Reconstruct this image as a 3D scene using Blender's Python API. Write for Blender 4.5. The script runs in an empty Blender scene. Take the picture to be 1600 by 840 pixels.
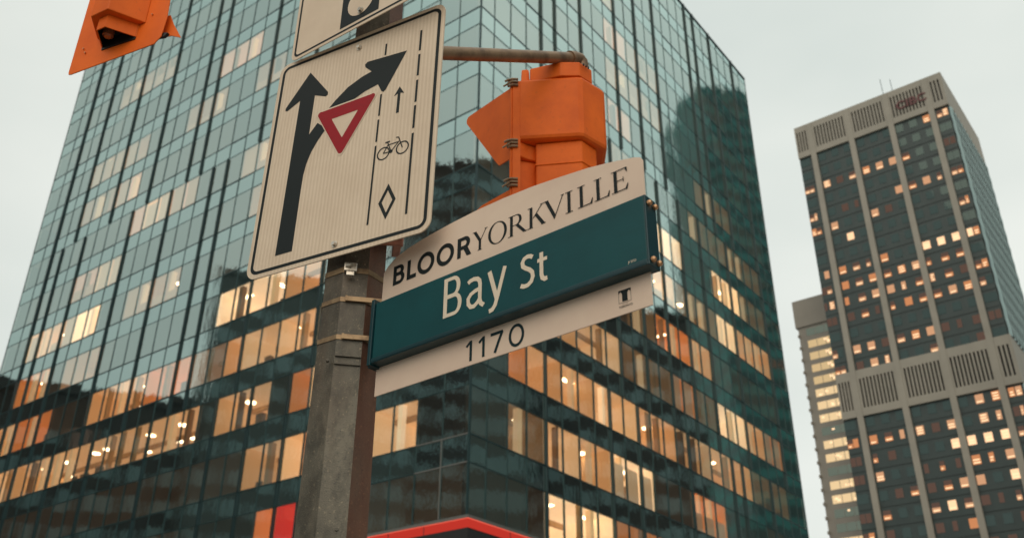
import bpy, math, random
from mathutils import Vector, Matrix
R = math.radians
sc = bpy.context.scene
col = sc.collection

# ------------------------------------------------------------ camera, sky, sun, exposure
EYE = 1.6
cd = bpy.data.cameras.new('camera'); cam = bpy.data.objects.new('camera', cd); col.objects.link(cam)
cd.sensor_width = 36; cd.lens = 34.02; cd.clip_start = .05; cd.clip_end = 3000
cam.matrix_world = Matrix.Translation((0, 0, EYE)) @ Matrix.Rotation(math.pi/2 + .5042, 4, 'X') @ Matrix.Rotation(.00656, 4, 'Z')
cd.dof.use_dof = True; cd.dof.focus_distance = 2.9; cd.dof.aperture_fstop = 4.8
sc.camera = cam

SUN_EL, SUN_AZ = 38, 196          # degrees; azimuth clockwise from +Y (behind the camera, a bit to its west)
w = bpy.data.worlds.new("World"); sc.world = w; w.use_nodes = True
nt = w.node_tree; nt.nodes.clear()
out = nt.nodes.new('ShaderNodeOutputWorld'); bg = nt.nodes.new('ShaderNodeBackground')
sky = nt.nodes.new('ShaderNodeTexSky'); sky.sky_type = 'NISHITA'; sky.sun_disc = False
sky.sun_elevation = R(SUN_EL); sky.sun_rotation = R(SUN_AZ); sky.dust_density = 4
tc = nt.nodes.new('ShaderNodeTexCoord'); mp = nt.nodes.new('ShaderNodeMapping'); mp.inputs['Scale'].default_value = (1, 1, 2.2)
nz = nt.nodes.new('ShaderNodeTexNoise'); nz.inputs['Scale'].default_value = 1.7; nz.inputs['Detail'].default_value = 4
cr = nt.nodes.new('ShaderNodeValToRGB')
cr.color_ramp.elements[0].position = .3; cr.color_ramp.elements[0].color = (6.0, 6.6, 6.25, 1)
cr.color_ramp.elements[1].position = .72; cr.color_ramp.elements[1].color = (8.1, 8.35, 7.8, 1)
mx = nt.nodes.new('ShaderNodeMix'); mx.data_type = 'RGBA'; mx.inputs[0].default_value = .96
# a heavier bank of cloud to the west
dt = nt.nodes.new('ShaderNodeVectorMath'); dt.operation = 'DOT_PRODUCT'; dt.inputs[1].default_value = (-.90, .30, .32)
wr = nt.nodes.new('ShaderNodeMapRange'); wr.interpolation_type = 'SMOOTHSTEP'; wr.inputs[1].default_value = .72; wr.inputs[2].default_value = 1.0; wr.inputs[3].default_value = 1; wr.inputs[4].default_value = .74
sm = nt.nodes.new('ShaderNodeVectorMath'); sm.operation = 'SCALE'
nt.links.new(tc.outputs['Generated'], dt.inputs[0]); nt.links.new(dt.outputs['Value'], wr.inputs[0]); nt.links.new(wr.outputs[0], sm.inputs['Scale'])
nt.links.new(tc.outputs['Generated'], mp.inputs[0]); nt.links.new(mp.outputs[0], nz.inputs['Vector']); nt.links.new(nz.outputs[0], cr.inputs[0])
nt.links.new(sky.outputs[0], mx.inputs[6]); nt.links.new(cr.outputs[0], mx.inputs[7]); nt.links.new(mx.outputs[2], sm.inputs[0]); nt.links.new(sm.outputs[0], bg.inputs[0])
bg.inputs[1].default_value = .11
nt.links.new(bg.outputs[0], out.inputs[0])

sd = bpy.data.lights.new('sun', 'SUN'); sd.energy = .9; sd.angle = R(55); sd.color = (1, .80, .60)
so = bpy.data.objects.new('sun', sd); col.objects.link(so)
so.rotation_euler = (R(90 - SUN_EL), 0, R(180 - SUN_AZ) )
so.location = (0, -20, 60)
sc.view_settings.view_transform = 'Standard'; sc.view_settings.look = 'None'
sc.view_settings.exposure = 0; sc.view_settings.gamma = 1
sc.render.engine = 'CYCLES'; sc.cycles.use_denoising = True
sc.cycles.max_bounces = 8; sc.cycles.transparent_max_bounces = 12; sc.cycles.sample_clamp_indirect = 4

# ------------------------------------------------------------ helpers
rnd = random.Random(7)
class MB:
    def __init__(s): s.v = []; s.f = []; s.m = []
    def quad(s, a, b, c, d, m=0):
        n = len(s.v); s.v += [tuple(a), tuple(b), tuple(c), tuple(d)]; s.f.append((n, n+1, n+2, n+3)); s.m.append(m)
    def poly(s, pts, m=0):
        n = len(s.v); s.v += [tuple(q) for q in pts]; s.f.append(tuple(range(n, n+len(pts)))); s.m.append(m)
    def box(s, x0, x1, y0, y1, z0, z1, m=0):
        x0, x1 = min(x0, x1), max(x0, x1); y0, y1 = min(y0, y1), max(y0, y1)
        n = len(s.v)
        s.v += [(x0,y0,z0),(x1,y0,z0),(x1,y1,z0),(x0,y1,z0),(x0,y0,z1),(x1,y0,z1),(x1,y1,z1),(x0,y1,z1)]
        for q in ((0,3,2,1),(4,5,6,7),(0,1,5,4),(1,2,6,5),(2,3,7,6),(3,0,4,7)):
            s.f.append(tuple(n+i for i in q)); s.m.append(m)
    def prism(s, pts, axis, a, b, m=0, caps=True):
        """pts: 2D outline; extruded along axis from a to b ('z': pts are x,y; 'y': pts are x,z)."""
        n = len(s.v); k = len(pts)
        for t in (a, b):
            for q in pts: s.v.append((q[0], q[1], t) if axis == 'z' else (q[0], t, q[1]))
        if caps:
            s.f.append(tuple(range(n, n+k))); s.m.append(m); s.f.append(tuple(range(n+2*k-1, n+k-1, -1))); s.m.append(m)
        for i in range(k):
            j = (i+1) % k; s.f.append((n+i, n+k+i, n+k+j, n+j)); s.m.append(m)
    def tube(s, path, r, seg=16, m=0, caps=True):
        path = [Vector(q) for q in path]; rr = r if isinstance(r, (list, tuple)) else [r]*len(path)
        n = len(s.v); up = None
        for i, q in enumerate(path):
            t = (path[min(i+1, len(path)-1)] - path[max(i-1, 0)]).normalized()
            if up is None: up = Vector((0,0,1)) if abs(t.z) < .9 else Vector((1,0,0))
            a = t.cross(up).normalized(); up = a.cross(t).normalized()
            for k in range(seg):
                an = 2*math.pi*k/seg; s.v.append(tuple(q + (a*math.cos(an) + up*math.sin(an))*rr[i]))
        for i in range(len(path)-1):
            for k in range(seg):
                k2 = (k+1) % seg; s.f.append((n+i*seg+k, n+i*seg+k2, n+(i+1)*seg+k2, n+(i+1)*seg+k)); s.m.append(m)
        if caps:
            s.f.append(tuple(n+k for k in reversed(range(seg)))); s.m.append(m)
            e = n+(len(path)-1)*seg; s.f.append(tuple(e+k for k in range(seg))); s.m.append(m)
    def build(s, name, mats, parent=None, smooth=False, bevel=0, jit=False):
        me = bpy.data.meshes.new(name); me.from_pydata(s.v, [], s.f)
        if not isinstance(mats, (list, tuple)): mats = [mats]
        for x in mats: me.materials.append(x)
        for pl, mi in zip(me.polygons, s.m): pl.material_index = mi
        if smooth:
            for pl in me.polygons: pl.use_smooth = True
        me.update()
        o = bpy.data.objects.new(name, me); col.objects.link(o)
        if parent: o.parent = parent
        if smooth:
            md = o.modifiers.new('e', 'EDGE_SPLIT'); md.split_angle = R(35)
        if bevel:
            md = o.modifiers.new('b', 'BEVEL'); md.width = bevel; md.segments = 2; md.limit_method = 'ANGLE'; md.angle_limit = R(40)
        return o
def tag(o, label=None, cat=None, group=None, kind=None):
    for k, v in (('label', label), ('category', cat), ('group', group), ('kind', kind)):
        if v: o[k] = v
    return o
def empty(name, loc=(0,0,0), rz=0, mat=None):
    o = bpy.data.objects.new(name, None); col.objects.link(o); o.empty_display_size = .1
    if mat is not None: o.matrix_world = mat
    else: o.location = loc; o.rotation_euler.z = rz
    return o
def arc(cx, cy, rx, ry, a0, a1, n=14):
    return [(cx + rx*math.cos(R(a0+(a1-a0)*i/n)), cy + ry*math.sin(R(a0+(a1-a0)*i/n))) for i in range(n+1)]
def rrect(x0, x1, z0, z1, r, n=6):
    return arc(x1-r, z1-r, r, r, 0, 90, n) + arc(x0+r, z1-r, r, r, 90, 180, n) + arc(x0+r, z0+r, r, r, 180, 270, n) + arc(x1-r, z0+r, r, r, 270, 360, n)

# ------------------------------------------------------------ materials
def mat(name, base=(.5,.5,.5), rough=.5, metal=0, spec=.5, em=None, es=0, noise=None, bump=None, coat=0):
    """noise: list of (scale, colour, lo, hi, amount, stretch) layers in object space."""
    m = bpy.data.materials.new(name); m.use_nodes = True; t = m.node_tree; p = t.nodes['Principled BSDF']
    p.inputs['Base Color'].default_value = (*base, 1); p.inputs['Roughness'].default_value = rough
    p.inputs['Metallic'].default_value = metal; p.inputs['Specular IOR Level'].default_value = spec
    p.inputs['Coat Weight'].default_value = coat
    if em: p.inputs['Emission Color'].default_value = (*em, 1); p.inputs['Emission Strength'].default_value = es
    co = t.nodes.new('ShaderNodeTexCoord'); prev = None
    for (scale, colour, lo, hi, amt, st) in (noise or []):
        mp = t.nodes.new('ShaderNodeMapping'); mp.inputs['Scale'].default_value = st; t.links.new(co.outputs['Object'], mp.inputs[0])
        nn = t.nodes.new('ShaderNodeTexNoise'); nn.inputs['Scale'].default_value = scale; nn.inputs['Detail'].default_value = 6; nn.inputs['Roughness'].default_value = .62
        t.links.new(mp.outputs[0], nn.inputs['Vector'])
        mr = t.nodes.new('ShaderNodeMapRange'); mr.inputs[1].default_value = lo; mr.inputs[2].default_value = hi; mr.inputs[4].default_value = amt
        t.links.new(nn.outputs[0], mr.inputs[0])
        mi = t.nodes.new('ShaderNodeMix'); mi.data_type = 'RGBA'; t.links.new(mr.outputs[0], mi.inputs[0])
        if prev: t.links.new(prev, mi.inputs[6])
        else: mi.inputs[6].default_value = (*base, 1)
        mi.inputs[7].default_value = (*colour, 1); prev = mi.outputs[2]
    if prev: t.links.new(prev, p.inputs['Base Color'])
    if bump:
        nn = t.nodes.new('ShaderNodeTexNoise'); nn.inputs['Scale'].default_value = bump[0]; nn.inputs['Detail'].default_value = 5
        t.links.new(co.outputs['Object'], nn.inputs['Vector'])
        bp = t.nodes.new('ShaderNodeBump'); bp.inputs['Strength'].default_value = bump[1]; bp.inputs['Distance'].default_value = bump[2]
        t.links.new(nn.outputs[0], bp.inputs['Height']); t.links.new(bp.outputs[0], p.inputs['Normal'])
    return m
def glass(name, tint, refl, trans, base=None, wob=.26):
    """coated facade glass: mirror-like reflection over what lies behind it, or over an opaque backing."""
    m = bpy.data.materials.new(name); m.use_nodes = True; t = m.node_tree; t.nodes.clear()
    o = t.nodes.new('ShaderNodeOutputMaterial'); mix = t.nodes.new('ShaderNodeMixShader')
    g = t.nodes.new('ShaderNodeBsdfGlossy'); g.inputs['Color'].default_value = (*tint, 1); g.inputs['Roughness'].default_value = .015
    if base is None:
        b = t.nodes.new('ShaderNodeBsdfTransparent'); b.inputs['Color'].default_value = (*trans, 1)
    else:
        b = t.nodes.new('ShaderNodeBsdfDiffuse'); b.inputs['Color'].default_value = (*base, 1)
    co = t.nodes.new('ShaderNodeTexCoord')
    n1 = t.nodes.new('ShaderNodeTexNoise'); n1.inputs['Scale'].default_value = .9; n1.inputs['Detail'].default_value = 5; n1.inputs['Roughness'].default_value = .62
    mp = t.nodes.new('ShaderNodeMapping'); mp.inputs['Scale'].default_value = (1, 1, .55)
    t.links.new(co.outputs['Object'], mp.inputs[0]); t.links.new(mp.outputs[0], n1.inputs['Vector'])
    bp = t.nodes.new('ShaderNodeBump'); bp.inputs['Strength'].default_value = wob; bp.inputs['Distance'].default_value = .03
    t.links.new(n1.outputs[0], bp.inputs['Height']); t.links.new(bp.outputs[0], g.inputs['Normal'])
    fr = t.nodes.new('ShaderNodeFresnel'); fr.inputs['IOR'].default_value = 1.5
    mr = t.nodes.new('ShaderNodeMapRange'); mr.inputs[1].default_value = .04; mr.inputs[2].default_value = .6
    mr.inputs[3].default_value = refl; mr.inputs[4].default_value = min(.97, refl+.42)
    t.links.new(fr.outputs[0], mr.inputs[0]); t.links.new(mr.outputs[0], mix.inputs[0])
    t.links.new(b.outputs[0], mix.inputs[1]); t.links.new(g.outputs[0], mix.inputs[2]); t.links.new(mix.outputs[0], o.inputs[0])
    return m
def lamp(name, c, s):
    m = bpy.data.materials.new(name); m.use_nodes = True; t = m.node_tree; t.nodes.clear()
    o = t.nodes.new('ShaderNodeOutputMaterial'); e = t.nodes.new('ShaderNodeEmission')
    e.inputs[0].default_value = (*c, 1); e.inputs[1].default_value = s; t.links.new(e.outputs[0], o.inputs[0]); return m

M = {}
M['vision'] = glass('office window glass', (.80, .965, .92), .50, (.88, .86, .80))
M['spandrel'] = glass('office spandrel glass', (.77, .975, .935), .57, None, base=(.012, .022, .026))
M['frame'] = mat('dark teal mullion', (.028, .062, .066), .45, .3)
M['palegrey'] = mat('pale mullion', (.16, .16, .15), .5)
M['fin'] = mat('dark fin', (.010, .028, .033), .35, .2)
M['dark'] = mat('dark core', (.02, .022, .024), .8)
M['roofing'] = mat('roofing', (.2, .2, .19), .9)
def room(name, c, e): return mat(name, c, .85, em=c, es=e, spec=.1)  # walls and ceilings glow on their own, standing in for lamplight on them
M['rooms'] = [room('amber office wall', (.76, .46, .21), .62), room('cream office wall', (.84, .60, .34), .78),
              room('orange office wall', (.85, .38, .12), .50), room('dim tan office wall', (.50, .33, .17), .22),
              room('bright office wall', (.97, .76, .50), 1.10), room('dusky office', (.30, .21, .14), .10),
              room('unlit office', (.14, .12, .10), .06), room('red office wall', (.78, .06, .04), .50), room('faint warm office', (.62, .44, .30), .30),
              room('lit ceiling tiles', (.88, .60, .33), .66), room('lit ceiling tiles bright', (.97, .80, .56), 1.1), room('lit ceiling tiles dim', (.52, .34, .18), .24), room('pale upper office', (.80, .58, .44), .40)]
M['blind'] = [mat('tan blind', (.62, .42, .27), .9, em=(.8, .5, .3), es=.42), mat('cream blind', (.8, .6, .42), .9, em=(.9, .62, .40), es=.48)]  # blinds given a glow for the room light coming through them
M['lampw'] = lamp('warm ceiling lamp', (1, .78, .52), 13.0)
M['red'] = lamp('red lit fascia', (1, .07, .045), .52)
M['redline'] = lamp('red lit line', (1, .16, .10), 1.1)
M['concrete'] = mat('tower concrete', (.33, .305, .26), .85, noise=[(.15, (.26, .245, .21), .4, .7, .7, (1,1,1))])
M['concrete2'] = mat('annex concrete', (.30, .275, .24), .9, noise=[(.2, (.25, .23, .2), .4, .7, .7, (1,1,1))])
M['towerglass'] = glass('tower glass', (.75, 1, .95), .05, None, base=(.034, .050, .050), wob=.1)
M['towerspan'] = mat('tower spandrel', (.032, .052, .051), .5, noise=[(.3, (.025, .042, .042), .4, .6, .8, (1,1,1))])
M['sideglass'] = glass('tower side glass', (.70, .84, .80), .34, None, base=(.04, .06, .06), wob=.2)
M['joint'] = mat('tower joint', (.018, .026, .026), .6)
M['slot2'] = mat('weathered louvre', (.075, .075, .07), .8)
M['slot'] = mat('louvre slot', (.012, .014, .014), .8)
M['twlit'] = [lamp('lit window orange', (1, .40, .17), .62), lamp('lit window peach', (1, .52, .28), .66), lamp('lit window dim', (.66, .40, .30), .17), lamp('lit window bright', (1, .60, .34), 1.3)]
M['tube'] = lamp('window lamp tube', (1, .66, .38), 1.5)
M['gold'] = [lamp('golden room', (.78, .56, .29), .85), lamp('cream room', (.92, .66, .36), .95), lamp('greenish room', (.32, .38, .30), .42)]
M['asphalt'] = mat('asphalt', (.05, .05, .05), .9, noise=[(3, (.035, .035, .036), .4, .7, .8, (1,1,1))], bump=(60, .3, .01))
M['paving'] = mat('paving', (.28, .27, .25), .9, noise=[(2, (.2, .19, .18), .4, .7, .8, (1,1,1))])
M['roadpaint'] = mat('road paint', (.7, .7, .66), .7)

def galv(name, base, rust):
    d = (base[0]*.35, base[1]*.36, base[2]*.36)
    m = mat(name, base, .42, .25, noise=[(5, d, .40, .66, .8, (1,1,.35)), (22, d, .46, .62, .75, (1,1,.6)), (3.1, rust, .5, .7, .6, (1,1,.25)), (120, (base[0]*2.4, base[1]*2.2, base[2]*1.9), .60, .74, .8, (1,1,1)), (190, (base[0]*.2,)*3, .57, .72, .75, (1,1,1))], bump=(260, .35, .003))
    return m
M['pole'] = galv('galvanised pole steel', (.16, .14, .105), (.10, .05, .026))
M['rust'] = mat('rusty painted facet', (.21, .088, .052), .5, .2, noise=[(3, (.13, .09, .062), .42, .62, .8, (1,1,.5)), (6, (.11, .045, .03), .42, .66, .85, (1,1,.4)), (130, (.45, .20, .11), .58, .76, .7, (1,1,1)), (190, (.05, .025, .02), .58, .72, .7, (1,1,1))], bump=(260, .35, .003))  # red light on this facet painted into its colour, over mottled wear
M['pipe'] = mat('weathered arm steel', (.30, .19, .11), .42, .45, noise=[(14, (.13, .08, .05), .42, .66, .85, (1,1,1)), (70, (.42, .28, .18), .6, .8, .6, (1,1,1))], bump=(80, .3, .003))
M['strap'] = mat('stainless strap', (.34, .23, .13), .4, .6, noise=[(30, (.16, .10, .06), .45, .65, .8, (1,1,1))])
M['steel'] = mat('bright steel', (.62, .56, .48), .3, .85, noise=[(40, (.2, .15, .1), .5, .7, .8, (1,1,1))])
M['copper'] = mat('copper bolt', (.62, .34, .18), .3, .85)
M['orange'] = mat('signal orange paint', (.84, .150, .012), .5, spec=.2, noise=[(1.7, (.50, .085, .012), .50, .72, .55, (1,1,.4)), (5, (.66, .105, .010), .42, .66, .8, (1,1,1)), (55, (.42, .085, .02), .60, .78, .55, (1,1,1))], bump=(120, .15, .002))
M['orangeb'] = mat('signal backboard orange', (.86, .155, .014), .5, spec=.2, noise=[(4, (.70, .115, .012), .42, .66, .8, (1,1,1)), (40, (.45, .09, .02), .62, .8, .5, (1,1,1))], bump=(90, .12, .002))
M['black'] = mat('black', (.012, .011, .010), .5)
M['lens'] = mat('dark signal lens', (.34, .10, .04), .2, coat=.6)
M['white'] = mat('white sign sheeting', (.74, .60, .46), .42, spec=.3, noise=[(6, (.66, .52, .39), .4, .65, .7, (1,1,1)), (180, (.50, .41, .32), .62, .75, .5, (1,1,1))])
M['whitepk'] = mat('white sign plate', (.76, .60, .48), .5, spec=.3, noise=[(2.2, (.60, .44, .34), .50, .74, .5, (.5,1,2.5)), (5, (.68, .51, .41), .4, .65, .7, (1,1,1)), (120, (.50, .40, .33), .66, .8, .5, (1,1,1))])
M['ink'] = mat('black sign ink', (.012, .017, .018), .5, spec=.2, noise=[(160, (.10, .09, .07), .70, .8, .5, (1,1,1))])
M['inkg'] = mat('dark green sign ink', (.008, .026, .032), .5, spec=.2)
M['signred'] = mat('yield red', (.32, .010, .018), .5, spec=.2, noise=[(60, (.26, .014, .02), .5, .7, .7, (1,1,1))])
M['green'] = mat('street sign teal', (.003, .066, .074), .42, spec=.3, noise=[(9, (.004, .046, .052), .52, .70, .5, (.4,1,2)), (320, (.03, .14, .15), .66, .78, .7, (1,1,1)), (6, (.002, .052, .060), .42, .66, .8, (1,1,1)), (140, (.012, .085, .10), .62, .76, .6, (1,1,1))])
M['greend'] = mat('street sign teal frame', (.003, .036, .045), .35)
M['letter'] = mat('cream lettering', (.76, .64, .50), .45, noise=[(60, (.66, .54, .42), .5, .7, .6, (1,1,1))])
def striped():
    """prismatic sheeting: fine vertical ribs, and a few gold flecks of its beads"""
    m = M['white'].copy(); m.name = 'ribbed reflective sheeting'; t = m.node_tree; p = t.nodes['Principled BSDF']
    co = t.nodes.new('ShaderNodeTexCoord'); wv = t.nodes.new('ShaderNodeTexWave'); wv.bands_direction = 'X'; wv.inputs['Scale'].default_value = 24; wv.inputs['Distortion'].default_value = .25
    t.links.new(co.outputs['Object'], wv.inputs['Vector'])
    bp = t.nodes.new('ShaderNodeBump'); bp.inputs['Strength'].default_value = .28; bp.inputs['Distance'].default_value = .002
    t.links.new(wv.outputs['Fac'], bp.inputs['Height']); t.links.new(bp.outputs[0], p.inputs['Normal'])
    src = p.inputs['Base Color'].links[0].from_socket
    mi = t.nodes.new('ShaderNodeMix'); mi.data_type = 'RGBA'; mi.blend_type = 'MULTIPLY'; mi.inputs[7].default_value = (.94, .935, .92, 1)
    t.links.new(wv.outputs['Fac'], mi.inputs[0]); t.links.new(src, mi.inputs[6]); t.links.new(mi.outputs[2], p.inputs['Base Color'])
    p.inputs['Roughness'].default_value = .36
    return m
M['ribbed'] = striped()

# ------------------------------------------------------------ ground, road, pavements
g = MB(); g.quad((-900,-900,0),(900,-900,0),(900,900,0),(-900,900,0)); tag(g.build('ground', M['paving']), kind='structure')
g = MB(); g.quad((-14,-500,.004),(-2.2,-500,.004),(-2.2,500,.004),(-14,500,.004)); tag(g.build('road', M['asphalt']), kind='structure')
g = MB()
for k in range(60): g.box(-8.2, -8.05, -120+k*4, -118+k*4, .005, .008)
tag(g.build('road_markings', M['roadpaint']), kind='structure')
g = MB(); g.box(-2.2, 9, -60, 36, -.05, .13); tag(g.build('pavement', M['paving'], bevel=.02), kind='structure')

# ------------------------------------------------------------ office building (glass block)
YAW = .9198
off = empty('office_building', (-1.936, 42.994, 0), YAW)
tag(off, 'large blue-green glass office block with dark upright fins and rows of warm lit rooms', 'office building')
H = 3.8; Z0 = EYE + 15.03; VH = .645*H
def zk(k): return Z0 + k*H
NR, NL = 26, 30
def uR(i): return 0 if i <= 0 else 1.611*i - .313
def uL(i): return 1.652*i if i < NL else 49.94
LR, LL = 41.57, 49.94
def P(side, u, d, z): return (u, -d, z) if side == 'R' else (-d, u, z)
def pbox(mb, side, u0, u1, d0, d1, z0, z1, m=0):
    a = P(side, u0, d0, z0); b = P(side, u1, d1, z1); mb.box(a[0], b[0], a[1], b[1], z0, z1, m)
offM = Matrix.Translation((-1.936, 42.994, 0)) @ Matrix.Rotation(YAW, 4, 'Z')
camI = cam.matrix_world.inverted()
def pix(pt):
    q = camI @ (offM @ Vector(pt))
    return (q.x/-q.z*1512+800, 420-q.y/-q.z*1512)
def pixarea(pts):
    s = [pix(q) for q in pts]; a = 0
    for i in range(len(s)): a += s[i][0]*s[(i+1)%len(s)][1] - s[(i+1)%len(s)][0]*s[i][1]
    cx = sum(q[0] for q in s)/len(s); cy = sum(q[1] for q in s)/len(s)
    if cx < 0 or cx > 1600 or cy < 0 or cy > 840: return 0
    if 480 < cx < 600 and cy > 400: return 0
    if 390 < cx < 690 and cy < 440 - (cx-390)*.3: return 0
    if 590 < cx < 1010 and 600-(cx-590)*.33 > cy > 390-(cx-590)*.33: return 0
    return abs(a)/2
TOPK = 12.85
KMIN = -4
# core and roof
c = MB(); c.box(9, LR-.3, 9, LL-.3, 0, zk(TOPK)-.2); c.build('core', M['dark'], off)
c = MB(); c.box(.12, LR-.1, .12, LL-.1, zk(TOPK)-.15, zk(TOPK)); c.build('roof', M['roofing'], off)
c = MB(); c.box(LR-.12, LR, .2, LL, 0, zk(TOPK)-.3); c.box(.2, LR-.2, LL-.12, LL, 0, zk(TOPK)-.3); c.build('rear_wall', M['dark'], off)

# spandrel bands: one part per storey, wrapping both faces, each pane set a hair off true
def panes(mb, side, i0, i1, z0, z1, m=0, j=.009):
    f = uR if side == 'R' else uL
    for i in range(i0, i1):
        q = [rnd.uniform(-j, j) for _ in range(3)]; q.append(q[0]+q[2]-q[1])
        pts = [P(side, f(i)+.02, q[0], z0), P(side, f(i+1)-.02, q[1], z0), P(side, f(i+1)-.02, q[2], z1), P(side, f(i)+.02, q[3], z1)]
        if side == 'L': pts.reverse()
        mb.poly(pts, m)
for k in range(KMIN, 13):
    c = MB(); z0 = zk(k)+VH+.02; z1 = min(zk(k+1)-.03, zk(TOPK))
    panes(c, 'R', 0, NR, z0, z1); panes(c, 'L', 0, NL, z0, z1)
    c.build('spandrel_band', M['spandrel'], off)
c = MB(); panes(c, 'R', 0, NR, .1, zk(KMIN)-.03); panes(c, 'L', 0, NL, .1, zk(KMIN)-.03); c.build('street_level_glazing', M['spandrel'], off)

# windows
win = []
for side, N, f in (('R', NR, uR), ('L', NL, uL)):
    for k in range(KMIN, 13):
        z1 = min(zk(k)+VH-.02, zk(TOPK))
        for i in range(N):
            pts = [P(side, f(i), 0, zk(k)), P(side, f(i+1), 0, zk(k)), P(side, f(i+1), 0, z1), P(side, f(i), 0, z1)]
            win.append((pixarea(pts), side, i, k, z1))
win.sort(key=lambda q: -q[0])
rest = MB()
for n, (a, side, i, k, z1) in enumerate(win):
    c = MB() if n < 100 else rest
    panes(c, side, i, i+1, zk(k)+.04, z1)
    if n < 100: c.build('window', M['vision'], off)
o = rest.build('windows', M['vision'], off); o['kind'] = 'stuff'

# mullions
c = MB()
for side, N, f, L in (('R', NR, uR, LR), ('L', NL, uL, LL)):
    for i in range(1, N+1):
        pale = side == 'L' and i == 1
        pbox(c, side, f(i)-.022, f(i)+.022, -.09, .030, 0, zk(TOPK)+.02)
    for k in range(KMIN, 13):
        pbox(c, side, .0, L, -.08, .026, zk(k)-.036, zk(k)+.036)
        pbox(c, side, .0, L, -.08, .020, zk(k)+VH-.018, zk(k)+VH+.018)
c.build('mullion_grid', M['frame'], off)
c = MB(); c.box(-.045, .05, -.045, .05, 0, zk(TOPK)+.03); c.build('corner_post', M['frame'], off)
c = MB()
for zz in (zk(0), zk(-1)+VH): pbox(c, 'L', .05, uL(2), .03, .045, zz-.03, zz+.03)
pbox(c, 'L', uL(1)-.03, uL(1)+.03, .036, .05, zk(-1), zk(0)-.03)
c.build('pale_trim', M['palegrey'], off)
c = MB(); pbox(c, 'R', -.06, LR, -.1, .08, zk(TOPK)+.02, zk(TOPK)+.16); pbox(c, 'L', .08, LL, -.1, .08, zk(TOPK)+.021, zk(TOPK)+.161); c.build('parapet_cap', M['frame'], off)

# fins, in three staggered tiers
tiers = [('L', [28, 26, 23, 20, 17, 16, 12, 9, 5], 6.645, TOPK+.05), ('L', [28, 27, 25, 21, 18, 15, 14, 11, 7], 1.645, 6.645), ('L', [26, 23, 20, 16, 12, 10, 8], -3.355, 1.645),
         ('R', [4, 5, 7, 10, 12, 14, 18, 19, 21, 24], 6.645, TOPK+.05), ('R', [4, 9, 11, 13, 15, 17, 20, 24], 1.645, 6.645), ('R', [4, 8, 10, 14, 18, 19, 22], -3.355, 1.645)]
for side, idx, a, b in tiers:
    f = uR if side == 'R' else uL
    for i in idx:
        c = MB(); pbox(c, side, f(i)-.042, f(i)+.042, .036, .14, zk(a)+.03, zk(b)-.03)
        if side == 'L' and i == 28: pbox(c, side, f(i)+.043, f(i)+.10, .036, .14, zk(a)+.03, zk(b)-.03)
        c.build('fin', M['fin'], off)

# rooms: runs of panes with their own light
BRIGHT, CREAM, AMBER, ORANGE, DIM, DUSK, OFFL, REDR, FAINT, PALE = 4, 1, 0, 2, 3, 5, 6, 7, 8, 12
state = {}
def setr(side, k, i0, i1, tone, lampk=None, blind=None):
    for i in range(i0, i1): state[(side, k, i)] = (tone, lampk, blind)
rr = random.Random(31)
for side, N in (('L', NL), ('R', NR)):
    for k in range(KMIN, 13):
        i = 0
        while i < N:
            n = rr.randint(2, 5)
            if k >= 3:
                q = rr.random(); tone = OFFL if q < .55 else DUSK
                setr(side, k, i, min(N, i+n), tone)
            else: setr(side, k, i, min(N, i+n), OFFL if rr.random() < .6 else DUSK)
            i += n
S = setr
# west-facing front
S('L', -1, 7, 8, REDR); S('L', -1, 8, 9, ORANGE); S('L', -1, 2, 4, DUSK); S('L', -1, 9, 12, OFFL)
S('L', 0, 2, 4, CREAM, 'bar'); S('L', 0, 7, 8, CREAM, None); S('L', 0, 8, 10, AMBER, None); S('L', 0, 6, 7, ORANGE, None)
S('L', 0, 10, 12, DUSK); S('L', 0, 4, 6, CREAM)
S('L', 1, 7, 8, ORANGE, 'bar'); S('L', 1, 6, 7, CREAM, 'bar'); S('L', 1, 9, 12, AMBER, 'pot'); S('L', 1, 13, 16, AMBER, 'pot'); S('L', 1, 16, 19, AMBER, 'pot')
S('L', 1, 19, 22, AMBER, 'pot'); S('L', 1, 22, 26, AMBER, 'pot'); S('L', 1, 26, 28, CREAM, 'pot'); S('L', 1, 28, 30, ORANGE)
S('L', 2, 7, 9, CREAM, 'pot'); S('L', 2, 9, 11, CREAM, 'bar'); S('L', 2, 11, 12, AMBER, 'pot'); S('L', 2, 12, 14, FAINT, 'pot'); S('L', 2, 14, 17, ORANGE, 'pot')
S('L', 2, 17, 21, AMBER, 'pot'); S('L', 2, 24, 27, ORANGE); S('L', 2, 27, 29, AMBER, 'pot')
S('L', 3, 7, 9, AMBER); S('L', 3, 9, 13, BRIGHT, 'bar'); S('L', 3, 25, 28, ORANGE, 'pot'); S('L', 3, 21, 24, FAINT, 'pot')
S('L', 4, 22, 24, BRIGHT, 'bar'); S('L', 4, 24, 28, CREAM, 'pot', 0); S('L', 4, 16, 20, FAINT, 'pot', 0)
S('L', 5, 21, 23, CREAM, None, 1); S('L', 5, 23, 25, PALE, None, .45)
S('L', 6, 18, 20, CREAM, 'bar', 0); S('L', 6, 20, 21, PALE); S('L', 6, 16, 18, PALE, 'pot', 0); S('L', 6, 10, 13, FAINT, None, 0)
S('L', 7, 21, 23, PALE, None, 0); S('L', 8, 21, 26, FAINT, None, 0); S('L', 8, 15, 18, FAINT, None, .3); S('L', 8, 11, 13, FAINT, None, .4)
S('L', 9, 13, 16, PALE); S('L', 10, 20, 25, FAINT, None, .6); S('L', 5, 10, 12, FAINT); S('L', 7, 23, 26, FAINT)
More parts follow.
